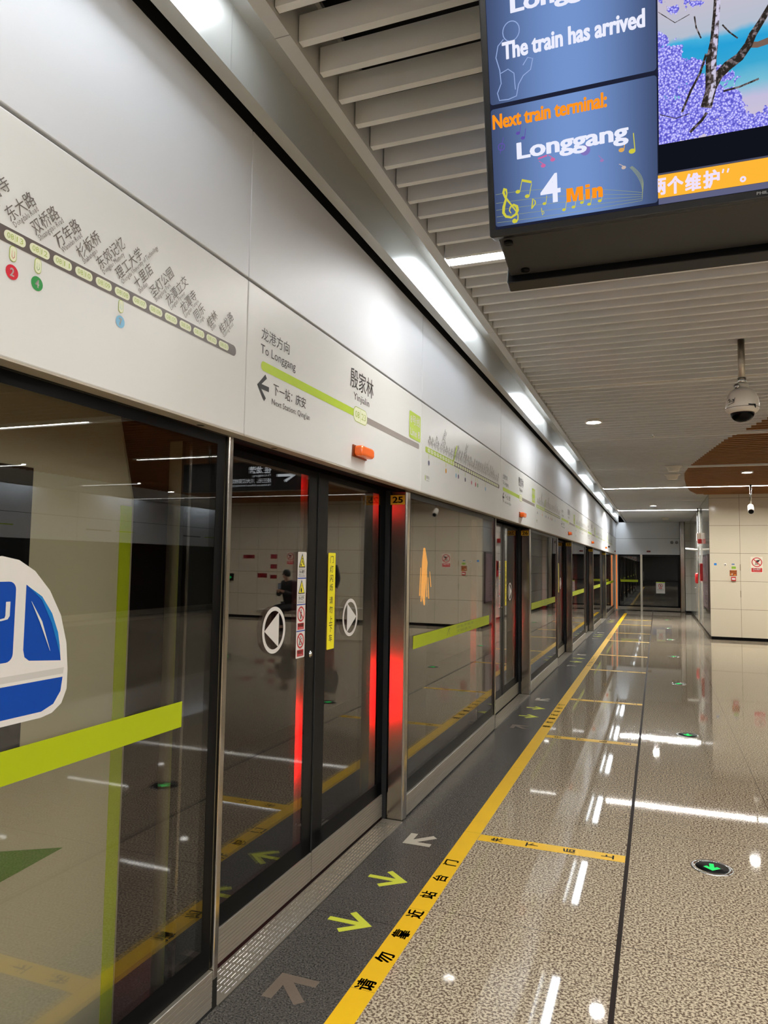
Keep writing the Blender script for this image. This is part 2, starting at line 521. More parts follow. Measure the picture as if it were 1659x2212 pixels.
def route_map(y0, y1, label):
    r = thing('route_map_panel', (PX, (y0 + y1) / 2, 2.0), label, 'sign panel', 'route map panels on the header')
    panel_body(y0, y1, True, M_PANEL).build('panel', M_PANEL, r, .004)
    lip(y0, y1, r)
    cur = st_y(23)
    b = MB()
    e = 2.163
    b.rrect(cur + .03, e, 2.262, 2.300, .0185, O0, Y1, Z1, M_BROWNB)
    b.build('route_bar', None, r)
    b = MB()
    s = st_y(32) - .05
    b.rrect(s, cur + .03, 2.262, 2.300, .012, O0, Y1, Z1, M_GRN)
    b.prism([(cur, 2.29), (cur + .03, 2.29), (cur + .125, 2.412), (cur + .118, 2.428), (cur + .10, 2.424)], O0, Y1, Z1, X1, .0004, M_GRN)
    b.build('travelled_bar', None, r)
    b = MB(); t = MB()
    for n in range(1, 33):
        a = st_y(n)
        w = .061 if n <= 14 else .054
        b.rrect(a, a + w, 2.269, 2.293, .0115, O1, Y1, Z1, M_CREAM)
        t.text('08', (a + .008, a + w * .5 - .004, 2.275, 2.288), O2, Y1, Z1, M_GRNT)
        t.text('%02d' % n, (a + w * .5 + .004, a + w - .008, 2.275, 2.288), O2, Y1, Z1, M_GRNT)
        t.flat([(a + w / 2 - .0005, 2.272), (a + w / 2 + .0005, 2.272), (a + w / 2 + .0005, 2.29), (a + w / 2 - .0005, 2.29)], O2, Y1, Z1, M_GRNT)
    b.build('station_capsules', None, r)
    t.build('number_lettering', None, r)
    t = MB()
    for n, nm in enumerate(STN, 1):
        z, en = nm.split('|')
        a = st_y(n)
        an = math.radians(48.5)
        t.text(z, None, O2, Y1, Z1, M_INKL, an, .0, 1, False, (a + .016, 2.316), .0375, .96)
        t.text(en, None, O2, Y1, Z1, M_INKL, an, .0, 1, False, (a + .030, 2.307), .0195, .80)
    t.build('station_lettering', None, r)
    dots = [(32, (84, 84, 116), None), (26, (225, 160, 40), None), (22, (138, 186, 208), None), (21, (96, 70, 110), None), (18, (52, 52, 80), None), (15, (196, 92, 110), None),
            (13, (206, 26, 48), '2'), (12, (30, 136, 58), '4'), (8, (118, 180, 214), '7')]
    t = MB()
    for n, c, s in dots:
        y = st_y(n) + .027
        m = mat('interchange_%d_%d_%d' % c, c, .4)
        t.disc(y, 2.199, .0175, O1, Y1, Z1, m)
        t.flat(rrpts(y - .0105, y + .0105, 2.224, 2.262, .0104), O1, Y1, Z1, M_GRNT)
        t.flat(rrpts(y - .0088, y + .0088, 2.2257, 2.2603, .0087), O2, Y1, Z1, M_CREAM)
        t.stroke([(y - .003, 2.250), (y - .003, 2.236), (y, 2.232), (y + .004, 2.236), (y + .004, 2.250)], .002, O2, Y1, Z1, m)
        if s: t.text(s, (y - .006, y + .006, 2.189, 2.209), O2, Y1, Z1, M_WHITE, 0, .02)
    t.text('换乘站', (y0 + .10, y0 + .17, 2.09, 2.112), O1, Y1, Z1, M_INKL)
    t.text('Transfer Station', (y0 + .10, y0 + .17, 2.076, 2.084), O1, Y1, Z1, M_INKL)
    t.rrect(y0 + .075, y0 + .09, 2.076, 2.112, .007, O1, Y1, Z1, M_GRNT)
    t.build('interchange_symbols', None, r)
    return r

def direction_sign(y0, y1, label):
    r = thing('direction_sign_panel', (PX, (y0 + y1) / 2, 2.0), label, 'sign panel', 'direction sign panels on the header')
    panel_body(y0, y1, True, M_PANEL).build('panel', M_PANEL, r, .004)
    lip(y0, y1, r)
    b = MB()
    b.flat([(3.235, 2.262), (3.235, 2.299)] + [p for p in rrpts(2.338, 3.236, 2.262, 2.299, .018) if p[0] < 3.0], O0, Y1, Z1, M_GRN)
    b.build('green_line', None, r)
    b = MB()
    b.flat([(3.39, 2.291), (3.39, 2.257)] + [p for p in rrpts(3.39, 4.278, 2.257, 2.291, .014) if p[0] > 3.6], O0, Y1, Z1, M_GREYB)
    b.build('grey_line', None, r)
    b = MB()
    b.rrect(3.224, 3.406, 2.240, 2.317, .036, O1, Y1, Z1, M_GRNT)
    b.rrect(3.228, 3.402, 2.2435, 2.3135, .033, O2, Y1, Z1, M_CREAM)
    O3 = (PX + .0026, 0, 0)
    b.text('08', (3.246, 3.302, 2.262, 2.295), O3, Y1, Z1, M_GRNT); b.text('23', (3.328, 3.384, 2.262, 2.295), O3, Y1, Z1, M_GRNT)
    b.flat([(3.314, 2.248), (3.3165, 2.248), (3.3165, 2.309), (3.314, 2.309)], O3, Y1, Z1, M_GRNT)
    b.build('station_capsule', None, r)
    b = MB()
    b.rrect(4.082, 4.302, 2.303, 2.469, .012, O1, Y1, Z1, M_GRN)
    b.text('8号线', (4.098, 4.288, 2.394, 2.452), O2, Y1, Z1, M_WHITE, 0, .012); b.text('Line 8', (4.10, 4.284, 2.322, 2.368), O2, Y1, Z1, M_WHITE, 0, .012)
    b.build('line_badge', None, r)
    t = MB()
    t.text('龙港方向', (2.334, 2.557, 2.380, 2.430), O1, Y1, Z1, M_INK)
    t.text('To Longgang', (2.331, 2.612, 2.316, 2.362), O1, Y1, Z1, M_INK)
    t.text('殷家林', (3.180, 3.487, 2.400, 2.502), O1, Y1, Z1, M_INK, 0, .006)
    t.text('Yinjialin', (3.225, 3.430, 2.336, 2.383), O1, Y1, Z1, M_INK)
    t.text('下一站：庆安', (2.434, 2.712, 2.188, 2.235), O1, Y1, Z1, M_INK, 0, .005)
    t.text("Next Station: Qing'an", (2.424, 2.752, 2.140, 2.172), O1, Y1, Z1, M_INK)
    t.build('lettering', None, r)
    t = MB()
    t.stroke([(2.376, 2.245), (2.322, 2.199), (2.372, 2.154)], .018, O1, Y1, Z1, M_BLK)
    t.stroke([(2.324, 2.199), (2.400, 2.199)], .019, O1, Y1, Z1, M_BLK)
    t.build('arrow', None, r)
    return r

dir0 = direction_sign(2.235, 4.33, 'white header sign with Yinjialin lettering over the nearest sliding doors')
names = ['26', '27', '28', '29']
for k, nn in enumerate(names, 1):
    dup(dir0, (0, PER * k, 0), 'white header sign with Yinjialin lettering over the doors beside post %s' % nn)
map0 = route_map(-.25, 2.235, 'large near route map panel on header, stations Dongdalu to Guilong Road readable')
lab = ['between the direction signs of doors 25 and 26', 'between the direction signs of doors 26 and 27', 'between the direction signs of doors 27 and 28',
       'between the direction signs of doors 28 and 29', 'just beyond the direction sign of door 29']
for k, l in enumerate(lab, 1):
    dup(map0, (0, PER * k, 0), 'route map panel on header ' + l)
r = thing('blank_panel', (PX, 26.2, 2), 'blank white lower header panel meeting the end wall', 'panel')
panel_body(25.135, 27.39, True, M_PANEL).build('panel', M_PANEL, r, .004); lip(25.135, 27.39, r)

# upper satin panels
def upper(y0, y1, label):
    r = thing('fascia_panel', (PX, (y0 + y1) / 2, 2.58), label, 'panel', 'satin upper fascia panels')
    panel_body(y0, y1, False, M_UPPER).build('panel', M_UPPER, r, .003)
    return r
up0 = upper(-.25, 2.235, 'large near satin white upper panel above the readable route map')
up1 = upper(2.235, 4.33, 'satin white upper panel above the sign of the nearest sliding doors')
for k in range(1, 6):
    dup(up0, (0, PER * k, 0), 'satin upper panel above the route map ' + lab[k - 1])
for k, nn in enumerate(names, 1):
    dup(up1, (0, PER * k, 0), 'satin upper panel above the direction sign of door %s' % nn)
upper(25.135, 27.39, 'satin upper panel in the corner at the end wall')

# orange lamps on the direction signs
def indicator(loc, label):
    r = thing('door_indicator_lamp', loc, label, 'lamp', 'orange door lamps on the header')
    x, y, z = loc
    b = MB(); b.box(x, x + .008, y - .088, y + .088, z - .03, z + .03); b.build('base_plate', mat('lamp_base', (150, 70, 20), .5), r, .003)
    b = MB(); b.prism([(q[0], q[1]) for q in rrpts(-.085, .085, -.026, .026, .02)], (x + .008, y, z), Y1, Z1, X1, .045)
    b.build('lens', M_ORANGE, r, .012, 3)
    return r
i0 = indicator((PX, 3.308, 2.09), 'orange lens lamp on the sign over the nearest doors, below the station number')
for k, nn in enumerate(names, 1):
    dup(i0, (0, PER * k, 0), 'orange lens lamp on the header over the doors beside post %s' % nn)
b = MB(); b.prism(rrpts(-.04, .04, -.025, .025, .012), (PX, 22.9, 2.15), Y1, Z1, X1, .05)
tag(b.build('header_camera', M_BLACK), 'small black box camera on the far end of the header', 'camera')
b = MB(); b.prism(rrpts(-.05, .05, -.02, .02, .012), (PX, 26.4, 2.09), Y1, Z1, X1, .04)
tag(b.build('door_indicator_lamp', mat('lamp_red_dull', (120, 30, 28), .3), None, .008), 'small dull red lamp on the header next to the end wall', 'lamp')

# ------------------------------------------------------------------ screen doors
def ribbed(mb, x0, x1, y0, y1, z0, z1, n, m=None):
    pts = [(x0, z0)]
    h = (z1 - z0) / n
    for i in range(n):
        pts += [(x1, z0 + i * h + .0012), (x1, z0 + (i + 1) * h - .0022), (x1 - .003, z0 + (i + 1) * h - .0012)]
    pts += [(x0, z1)]
    mb.profile_y(pts, y0, y1, m)

GX = -1.592
SO = (GX + .0135, 0, 0)      # sticker surface of the sliding leaves
SO2 = (GX + .0142, 0, 0)
SO3 = (GX + .0148, 0, 0)
def leaf(y0, y1, left, label, group='sliding leaves of the screen doors'):
    r = thing('sliding_door_leaf', (GX, (y0 + y1) / 2, .01), label, 'sliding door', group)
    b = MB(); b.box(GX, GX + .012, y0, y1, .140, 1.985); b.build('glass_pane', M_GLASS, r)
    e = MB()
    ya, yb = (y1 - .10, y1 - .004) if left else (y0 + .004, y0 + .115)
    e.box(GX + .0122, GX + .0128, ya, yb, .143, 1.98)
    e.box(GX + .0122, GX + .0128, y0, y1, .143, .225)
    e.box(GX + .0122, GX + .0128, y0, y1, 1.955, 1.984)
    if not left: e.box(GX + .0122, GX + .0128, y1 - .09, y1, .143, 1.984)
    e.build('enamel_border', M_BLACK, r)
    k = MB(); ribbed(k, GX - .012, GX + .020, y0, y1 - .002, .012, .143, 9)
    k.build('kick_plate', M_STEELD, r)
    g = MB(); g.box(GX - .01, GX + .016, y1 - .004 if left else y0, y1 if left else y0 + .004, .012, 1.985)
    g.build('rubber_edge', M_DARK, r)
    s = MB()
    if left: s.box(-1.632, -1.594, y1 - .085, y1 - .02, .15, 1.97)
    else: s.box(-1.632, -1.594, y1 - .08, y1 - .02, .15, 1.97)
    s.build('steel_stile', M_STEEL, r)
    if left:
        s = MB(); s.box(-1.650, -1.594, y0 + .05, y0 + .115, .15, 1.97); s.build('steel_stile', M_STEEL, r)
    if left:
        cy, cz = 2.809, 1.236
        a = MB(); a.ring(cy, cz, .084, .102, SO, Y1, Z1, M_WHITE, 48)
        a.flat([(cy - .084, cz), (cy + .042, cz - .078), (cy + .042, cz + .078)], SO, Y1, Z1, M_WHITE)
        a.build('round_arrow_sticker', None, r)
        st = MB(); st.prism(rrpts(3.017, 3.105, 1.086, 1.584, .006), SO, Y1, Z1, X1, .0004, M_WHITE)
        so = st.build('safety_sticker', None, r)
        p = MB()
        for i, z in enumerate((1.461, 1.337, 1.213, 1.088)):
            zc = z + .075; c = 3.061
            if i < 3: p.flat([(3.018, z - .004), (3.104, z - .004), (3.104, z + .001), (3.018, z + .001)], SO2, Y1, Z1, M_BLUE)
            if i < 2:
                p.flat([(c - .034, zc - .026), (c + .034, zc - .026), (c, zc + .042)], SO2, Y1, Z1, M_BLK)
                p.flat([(c - .026, zc - .021), (c + .026, zc - .021), (c, zc + .031)], SO3, Y1, Z1, M_STYEL)
                O4 = (GX + .0153, 0, 0)
                if i == 0:
                    p.flat([(c - .018, zc - .019), (c - .008, zc - .019), (c - .008, zc - .008), (c - .018, zc - .008)], O4, Y1, Z1, M_BLK)
                    p.stroke([(c - .006, zc - .004), (c + .002, zc + .010), (c + .008, zc - .002), (c + .014, zc - .014)], .006, O4, Y1, Z1, M_BLK)
                    p.disc(c + .001, zc + .016, .0045, O4, Y1, Z1, M_BLK, 14)
                else:
                    p.disc(c - .004, zc - .009, .008, O4, Y1, Z1, M_BLK, 14, .011)
                    p.stroke([(c - .001, zc - .004), (c + .001, zc + .016)], .004, O4, Y1, Z1, M_BLK)
                p.stroke([(c - .034, z + .008), (c + .034, z + .008), (c + .034, z + .042), (c - .034, z + .042), (c - .034, z + .008)], .002, SO2, Y1, Z1, M_BLK)
                p.text(('当心踏空', '当心夹手')[i], (c - .027, c + .027, z + .021, z + .038), SO2, Y1, Z1, M_BLK, 0, .02, 1)
                p.text(('Mind the gap', 'Mind your hands')[i], (c - .027, c + .027, z + .011, z + .018), SO2, Y1, Z1, M_BLK, 0, .01, 1)
            else:
                zz = zc + .003
                p.ring(c, zz, .028, .036, SO2, Y1, Z1, M_RED, 36)
                p.disc(c, zz + .018, .004, SO3, Y1, Z1, M_BLK, 12)
                if i == 2:
                    p.stroke([(c + .002, zz + .012), (c, zz - .004), (c - .004, zz - .022)], .008, SO3, Y1, Z1, M_BLK)
                else:
                    p.stroke([(c - .016, zz - .018), (c - .004, zz - .002), (c + .004, zz + .010)], .005, SO3, Y1, Z1, M_BLK)
                    p.stroke([(c + .004, zz + .010), (c + .016, zz + .012), (c + .016, zz - .016), (c - .010, zz - .018)], .003, SO3, Y1, Z1, M_BLK)
                p.stroke([(c - .022, zz + .022), (c + .022, zz - .022)], .006, (GX + .0153, 0, 0), Y1, Z1, M_RED)
                p.flat([(c - .032, z + .006), (c + .032, z + .006), (c + .032, z + .036), (c - .032, z + .036)], SO2, Y1, Z1, M_RED)
                p.text(('禁止倚靠', '禁止推门')[i - 2], (c - .026, c + .026, z + .018, z + .033), SO3, Y1, Z1, M_WHITE, 0, .02, 1)
                p.text(('No Leaning', 'No Pushing')[i - 2], (c - .020, c + .020, z + .009, z + .015), SO3, Y1, Z1, M_WHITE, 0, .01, 1)
        p.build('pictograms', None, so)
        l = MB(); l.lathe([(.0, .0), (.018, 0), (.018, .004), (.011, .006), (.011, .008), (0, .008)], (GX + .013, 3.170, 1.092), 24, None, (1, 0, 0))
        l.build('door_lock', M_CHROME, r)
    else:
        cy, cz = 3.648, 1.238
        a = MB(); a.ring(cy, cz, .084, .102, SO, Y1, Z1, M_WHITE, 48)
        a.flat([(cy + .084, cz), (cy - .042, cz + .078), (cy - .042, cz - .078)], SO, Y1, Z1, M_WHITE)
        a.build('round_arrow_sticker', None, r)
        st = MB(); st.prism(rrpts(3.352, 3.440, 1.092, 1.586, .006), SO, Y1, Z1, X1, .0004, M_STYEL)
        so = st.build('door_light_sticker', None, r)
        t = MB()
        zs = [1.535, 1.485, 1.437, 1.390, 1.325, 1.277, 1.226, 1.180, 1.132]
        for ch, z in zip('门灯闪烁请勿上下车', zs):
            t.text(ch, (3.375, 3.415, z - .002, z + .036), SO2, Y1, Z1, M_BLK, 0, .01, 1)
        t.build('lettering', None, so)
    return r
lf = leaf(2.25, 3.219, True, 'left sliding leaf of the nearest doors, arrow sticker and strip of four safety pictograms')
rf = leaf(3.223, 4.172, False, 'right sliding leaf of the nearest doors, yellow vertical sticker and round arrow')
for k, nn in enumerate(names, 1):
    dup(lf, (0, PER * k, 0), 'left sliding leaf of the screen doors beside post %s, safety pictogram strip' % nn)
    dup(rf, (0, PER * k, 0), 'right sliding leaf of the screen doors beside post %s, yellow vertical sticker' % nn)

# posts
DIG = {}
def post(y, num, label):
    r = thing('door_post', (-1.492, y + .035, 0), label, 'post', 'numbered steel door posts')
    b = MB(); b.box(-1.547, -1.437, y, y + .072, .0, 1.988)
    b.build('steel_cladding', M_STEEL, r, .012, 4)
    b = MB(); b.box(-1.60, -1.549, y + .004, y + .072, 0.0, 1.988); b.build('shadow_gap', M_DARK, r)
    return r
def number(root, num, y):
    p = MB(); p.box(-1.5455, -1.4515, y - .0012, y - .0002, 1.900, 1.959)
    o = p.build('number_plate', M_PLATEY, root)
    t = MB(); t.text(num, (-1.533, -1.464, 1.910, 1.950), (0, y - .0016, 0), X1, Z1, M_BLK, 0, .015, 3)
    t.build('lettering', None, o)
p0 = post(4.17, '25', 'nearest brushed steel door post with yellow plate 25, red glow')
posts = [p0] + [dup(p0, (0, PER * k, 0), 'brushed steel door post with yellow plate %s' % nn) for k, nn in enumerate(names, 1)]
for k, q in enumerate(posts):
    number(q, str(25 + k), 4.17 + PER * k)
# slim stile at the end of every fixed panel
sp0 = thing('edge_stile', (-1.5, 2.218, 0), 'slim steel stile at left edge of the nearest sliding doors', 'stile', 'slim steel stiles')
b = MB(); b.box(-1.475, -1.440, 2.203, 2.232, .10, 1.987); b.build('steel_strip', M_STEEL, sp0, .004)
b = MB(); b.box(-1.478, -1.442, 2.2025, 2.2325, 0, .099); b.build('foot', mat('stile_foot', (70, 68, 62), .4, 1.), sp0)
b = MB(); b.box(-1.60, -1.478, 2.205, 2.231, 0, 1.987); b.build('shadow_gap', M_DARK, sp0)
for k, nn in enumerate(names, 1):
    dup(sp0, (0, PER * k, 0), 'slim steel stile at left edge of the doors beside post %s' % nn)

# fixed glass panels
FX = -1.468
FO = (FX + .0135, 0, 0); FO2 = (FX + .0141, 0, 0); FO3 = (FX + .0147, 0, 0); FO4 = (FX + .0153, 0, 0)
def fixed(y0, y1, label, txt=True):
    r = thing('fixed_glass_panel', (FX, (y0 + y1) / 2, 0), label, 'glass panel', 'fixed glass panels of the screen wall')
    b = MB(); b.box(FX, FX + .012, y0, y1, .135, 1.986); b.build('glass_pane', M_GLASS, r)
    e = MB()
    e.box(FX + .0122, FX + .0128, y0, y0 + .05, .135, 1.985); e.box(FX + .0122, FX + .0128, y1 - .05, y1, .135, 1.985)
    e.box(FX + .0122, FX + .0128, y0 + .05, y1 - .05, .135, .215); e.box(FX + .0122, FX + .0128, y0 + .05, y1 - .05, 1.95, 1.985)
    e.build('enamel_border', M_BLACK, r)
    k = MB(); ribbed(k, FX - .012, FX + .028, y0, y1, .012, .135, 7); k.build('kick_plate', M_STEELD, r)
    k = MB(); k.box(FX - .02, FX + .026, y0, y1, 0, .0115); k.build('base_gap', M_DARK, r)
    s = MB(); s.box(-1.66, -1.60, y0 + .05, y0 + .11, 0, 1.97); s.build('rear_strut', M_STEEL, r)
    s = MB(); s.box(-1.67, -1.615, y1 - .035, y1 + .03, 0, 1.97); s.build('rear_strut', M_STEEL, r)
    g = MB(); g.prism([(y0 + .125, .995), (y1 - .205, .995), (y1 - .205, 1.077), (y0 + .125, 1.077)], FO, Y1, Z1, X1, .0004, M_GREENBAND)
    go = g.build('green_band', None, r)
    return r, go
f25, gb = fixed(4.245, 6.778, 'clear fixed glass panel with green band between door posts 25 and the second doors')
t = MB()
dk = mat('band_ink', (120, 132, 20), .5)
t.stroke([(5.16, 1.012), (5.20, 1.055), (5.245, 1.060)], .012, FO2, Y1, Z1, dk); t.stroke([(5.20, 1.055), (5.23, 1.02)], .010, FO2, Y1, Z1, dk)
t.text('请有序候车', (5.42, 5.98, 1.042, 1.068), FO2, Y1, Z1, dk, 0, .01, 1); t.text('文明乘车', (5.42, 5.90, 1.008, 1.034), FO2, Y1, Z1, dk, 0, .01, 1)
t.build('lettering', None, gb)
for k, nn in enumerate(names, 1):
    nx = 'the doors beside post %d' % (26 + k) if k < 4 else 'the end of the platform'
    if k < 4: dup(f25, (0, PER * k, 0), 'fixed glass panel with green band between post %s and %s' % (nn, nx))
fixed(22.57, 26.85, 'last fixed glass panel between post 29 and the end wall')
f24, gb24 = fixed(-.30, 2.20, 'near fixed glass panel at left with blue train sticker and green band')
# train pictogram sticker on the near panel: white outline, blue windows
st = MB()
c0 = 1.275                                  # middle of the pictogram
half = [(0, 1.539), (.05, 1.530), (.10, 1.503), (.15, 1.453), (.19, 1.388), (.213, 1.315), (.221, 1.245), (.221, 1.195), (.205, 1.160), (.175, 1.141), (.14, 1.135)]
full = [(c0 + a, b) for a, b in half] + [(c0 - a, b) for a, b in reversed(half[1:])]
st.prism(full[::-1], FO, Y1, Z1, X1, .0004, M_WHITE)
sk = st.build('train_sticker', None, f24)
g = MB()
g.rrect(c0 - .045, c0 + .045, 1.285, 1.478, .02, FO2, Y1, Z1, M_BLUE)
for s in (1, -1):
    wpts = [(.075, 1.470), (.075, 1.310), (.080, 1.292), (.094, 1.282), (.196, 1.271), (.186, 1.330), (.160, 1.392), (.125, 1.437)]
    g.flat([(c0 + s * a, b) for a, b in (wpts if s > 0 else wpts[::-1])], FO2, Y1, Z1, M_BLUE)
    hp = [(.080, 1.466), (.125, 1.430), (.160, 1.370), (.193, 1.285), (.190, 1.310), (.182, 1.345), (.160, 1.394), (.125, 1.439)]
    g.flat([(c0 + s * a, b) for a, b in (hp if s < 0 else hp[::-1])], FO3, Y1, Z1, M_BLUE2)
    g.stroke([(c0 + s * .092, 1.428), (c0 + s * .125, 1.375), (c0 + s * .158, 1.300)], [.001, .007, .001], FO4, Y1, Z1, M_WHITE)
g.flat([(c0 - .208, 1.252), (c0 - .206, 1.236), (c0 + .206, 1.236), (c0 + .208, 1.252)], FO2, Y1, Z1, mat('vinyl_grey', (186, 182, 176), .4))
low = [(c0 - .205, 1.228), (c0 - .20, 1.192), (c0 - .178, 1.163), (c0 - .14, 1.150), (c0 + .14, 1.150), (c0 + .178, 1.163), (c0 + .20, 1.192), (c0 + .205, 1.228)]
g.flat(low, FO2, Y1, Z1, M_BLUE)
g.text('J', (c0 + .0, c0 + .030, 1.385, 1.43), FO3, Y1, Z1, M_WHITE)
g.build('train_pictogram', None, sk)

# thresholds in front of the sliding doors
def threshold(label):
    r = thing('threshold_plate', (-1.5, 3.2, 0), label, 'threshold', 'ribbed steel thresholds')
    b = MB(); b.box(-1.565, -1.435, 2.236, 4.166, -.01, .003); b.build('plate', mat('threshold_steel', (150, 142, 128), .42, .6), r)
    n = MB()
    y = 2.30
    i = 0
    while y < 4.12:
        for j in range(7):
            x = -1.556 + j * .0165
            n.prism([(0, 0), (.0045, 0), (.0032, .0022), (.0013, .0022)], (x, y, .003), X1, Z1, Y1, .034)
        y += .0455
    n.build('grip_ribs', M_CHROME, r)
    e = MB(); e.box(-1.4365, -1.431, 2.236, 4.166, -.01, .004); e.build('edge_trim', M_CHROME, r)
    return r
th = threshold('ribbed steel threshold plate in front of the nearest sliding doors')
for k, nn in enumerate(names, 1):
    dup(th, (0, PER * k, 0), 'ribbed steel threshold plate at the doors beside post %s' % nn)

# ------------------------------------------------------------------ floor markings
ZF = .0006
r = thing('yellow_safety_line', (-1.01, 11, 0), 'long yellow safety line with black characters along the screen doors', 'floor line')
b = MB(); b.box(-1.058, -.963, -6, 25.6, -.004, ZF); b.build('tape', M_YEL, r)
t = MB()
for k in range(-1, 5):
    for ch, y in zip('请勿靠近站台门', (2.545, 2.742, 2.935, 3.120, 3.318, 3.512, 3.708)):
        t.text(ch, (y - .036 + PER * k, y + .036 + PER * k, 1.013 - .036, 1.013 + .036), (0, 0, ZF + .0004), Y1, -X1, M_BLK, 0, .018, 1)
t.build('lettering', None, r)
t = MB()
for k in range(-1, 5):
    for y in (2.51, 3.165, 4.165, 5.6, 6.2):
        t.flat([(-1.058, y + PER * k), (-.963, y + PER * k), (-.963, y + .002 + PER * k), (-1.058, y + .002 + PER * k)], (0, 0, ZF + .0003), X1, Y1, mat('tape_seam', (150, 112, 10), .5))
t.build('tape_seams', None, r)
def queue_line(yc, label):
    r = thing('queue_line', (-.565, yc, 0), label, 'floor line', 'short yellow queue lines across the floor')
    b = MB(); b.box(-.960, -.176, yc - .046, yc + .046, -.004, ZF); b.build('tape', M_YEL, r)
    t = MB()
    for ch, x in zip('先下后上', (-.858, -.664, -.464, -.265)):
        t.text(ch, (yc - .027, yc + .027, -(x + .033), -(x - .033)), (0, 0, ZF + .0004), Y1, -X1, M_BLK, 0, .024, 1)
    t.build('lettering', None, r)
    return r
q0 = queue_line(4.11, 'short yellow line with four black characters across the floor, nearest one')
dup(q0, (0, -1.96, 0), 'short yellow line across the floor seen mirrored in the near glass')
for k, nn in enumerate(names, 1):
    dup(q0, (0, -1.96 + PER * k, 0), 'short yellow cross line at the near edge of the doors beside post %s' % nn)
    dup(q0, (0, PER * k, 0), 'short yellow cross line at the far edge of the doors beside post %s' % nn)

M_ARY = mat('arrow_yellow', (204, 208, 60), .5, noise=.12, nscale=300)
M_ARB = mat('arrow_beige', (176, 166, 148), .5, noise=.08, nscale=200)
M_ARD = mat('arrow_worn', (104, 90, 76), .55, noise=.15, nscale=120)
def arrow(name, tip, ang, m, label, group, bar=.04, L=.20, arm=.155, a45=PI / 4, cat='floor arrow'):
    """arrow sticker: shaft and two barbs meeting at the tip, pointing along ang"""
    d = Vector((math.cos(ang), math.sin(ang))); n = Vector((-d.y, d.x))
    tipv = Vector(tip); hb = bar / 2
    s = math.sin(a45); c = math.cos(a45)
    pts = []
    def P(f, l): q = tipv - d * f + n * l; return (q.x, q.y)
    k = bar / s
    e = bar * s
    x0 = k + hb / math.tan(a45)
    pts = [P(0, 0), P(arm * c, arm * s), P(arm * c + bar * s, arm * s - bar * c), P(x0, hb), P(L, hb), P(L, -hb), P(x0, -hb), P(arm * c + bar * s, -arm * s + bar * c), P(arm * c, -arm * s)]
    b = MB(); b.prism(pts, (0, 0, .0002), X1, Y1, Z1, .0008, m)
    o = b.build(name, None)
    return tag(o, label, cat, group)
ya = arrow('exit_arrow', (-1.148, 2.945), 0, M_ARY, 'yellow hatched arrow on dark granite, nearest, pointing to the yellow line', 'yellow floor arrows', .030, .20, .145, .70)
yb = arrow('exit_arrow', (-1.146, 3.404), 0, M_ARY, 'yellow hatched arrow on dark granite, second, before the pale arrow', 'yellow floor arrows', .030, .20, .145, .70)
ba = arrow('boarding_arrow', (-1.330, 2.498), 3 * PI / 4, M_ARD, 'worn brown arrow on dark granite beside the first yellow character', 'boarding arrows on the dark granite', .040, .205, .155)
bb_ = arrow('boarding_arrow', (-1.332, 3.862), -3 * PI / 4, M_ARB, 'pale beige arrow on dark granite near the foot of post 25', 'boarding arrows on the dark granite', .040, .205, .155)
for k, nn in enumerate(names, 1):
    dup(ya, (0, PER * k, 0), 'first yellow arrow on the floor at the doors beside post %s' % nn)
    dup(yb, (0, PER * k, 0), 'second yellow arrow on the floor at the doors beside post %s' % nn)
    dup(ba, (0, PER * k, 0), 'worn arrow at the near end of the threshold of doors beside post %s' % nn)
    dup(bb_, (0, PER * k, 0), 'pale arrow at the foot of post %s' % nn)

def guide(y, label):
    r = thing('floor_guide_light', (.245, y, 0), label, 'floor light', 'round guide lights in the floor')
    b = MB(); b.lathe([(.102, -.01), (.102, .001), (.096, .0035), (.080, .0035), (.078, .001), (.078, -.01)], (.245, y, 0), 48); b.build('steel_ring', M_CHROME, r)
    b = MB(); b.lathe([(.0, -.008), (.078, -.008), (.078, .002), (.0, .002)], (.245, y, 0), 40); b.build('dark_lens', M_BLACK, r)
    a = MB()
    a.prism([(0, -.045), (.040, -.005), (.025, .010), (.011, -.004), (.011, .045), (-.011, .045), (-.011, -.004), (-.025, .010), (-.040, -.005)], (.245, y, .0021), X1, Y1, Z1, .0006)
    a.build('green_arrow', emis('guide_green', (60, 255, 120), 1.1), r)
    return r
g0 = guide(4.178, 'round floor light with green arrow, largest, beside the nearest queue line')
GP = 3.143
dup(g0, (0, -GP, 0), 'round floor light with green arrow mirrored in the near glass panel')
for k, l in enumerate(('second from the camera, behind the second yellow cross line', 'third from the camera', 'fourth from the camera', 'fifth from the camera', 'sixth from the camera', 'farthest, near the end wall'), 1):
    dup(g0, (0, GP * k, 0), 'round floor light with green arrow, ' + l)

# ------------------------------------------------------------------ lamps of the hall
M_LENSON = emis('line_lens', (250, 248, 244), E_LINE)
M_LENSFAR = emis('line_lens_far', (250, 248, 242), E_LINE_FAR)
M_LENSOFF = mat('lens_off', (200, 192, 178), .4)
def line_lamp(y, x0, x1, on, label, lens=None):
    r = thing('linear_ceiling_lamp', ((x0 + x1) / 2, y, 3.15), label, 'lamp', 'linear lamps across the ceiling')
    b = MB()
    pts = [(-.070, 3.148), (-.070, 3.235), (.070, 3.235), (.070, 3.148), (.042, 3.148), (.038, 3.172), (-.038, 3.172), (-.042, 3.148)]
    b.prism([(p[0], p[1]) for p in pts], (x0, y, 0), Y1, Z1, X1, x1 - x0)
    b.build('housing', M_SLAT, r)
    l = MB(); l.box(x0 + .01, x1 - .01, y - .037, y + .037, 3.160, 3.1715)
    l.build('lens', (lens or M_LENSON) if on else M_LENSOFF, r)
    return r
line_lamp(LINES[0], -1.03, 10.2, True, 'lit linear lamp between ceiling slats, partly behind the hanging display')
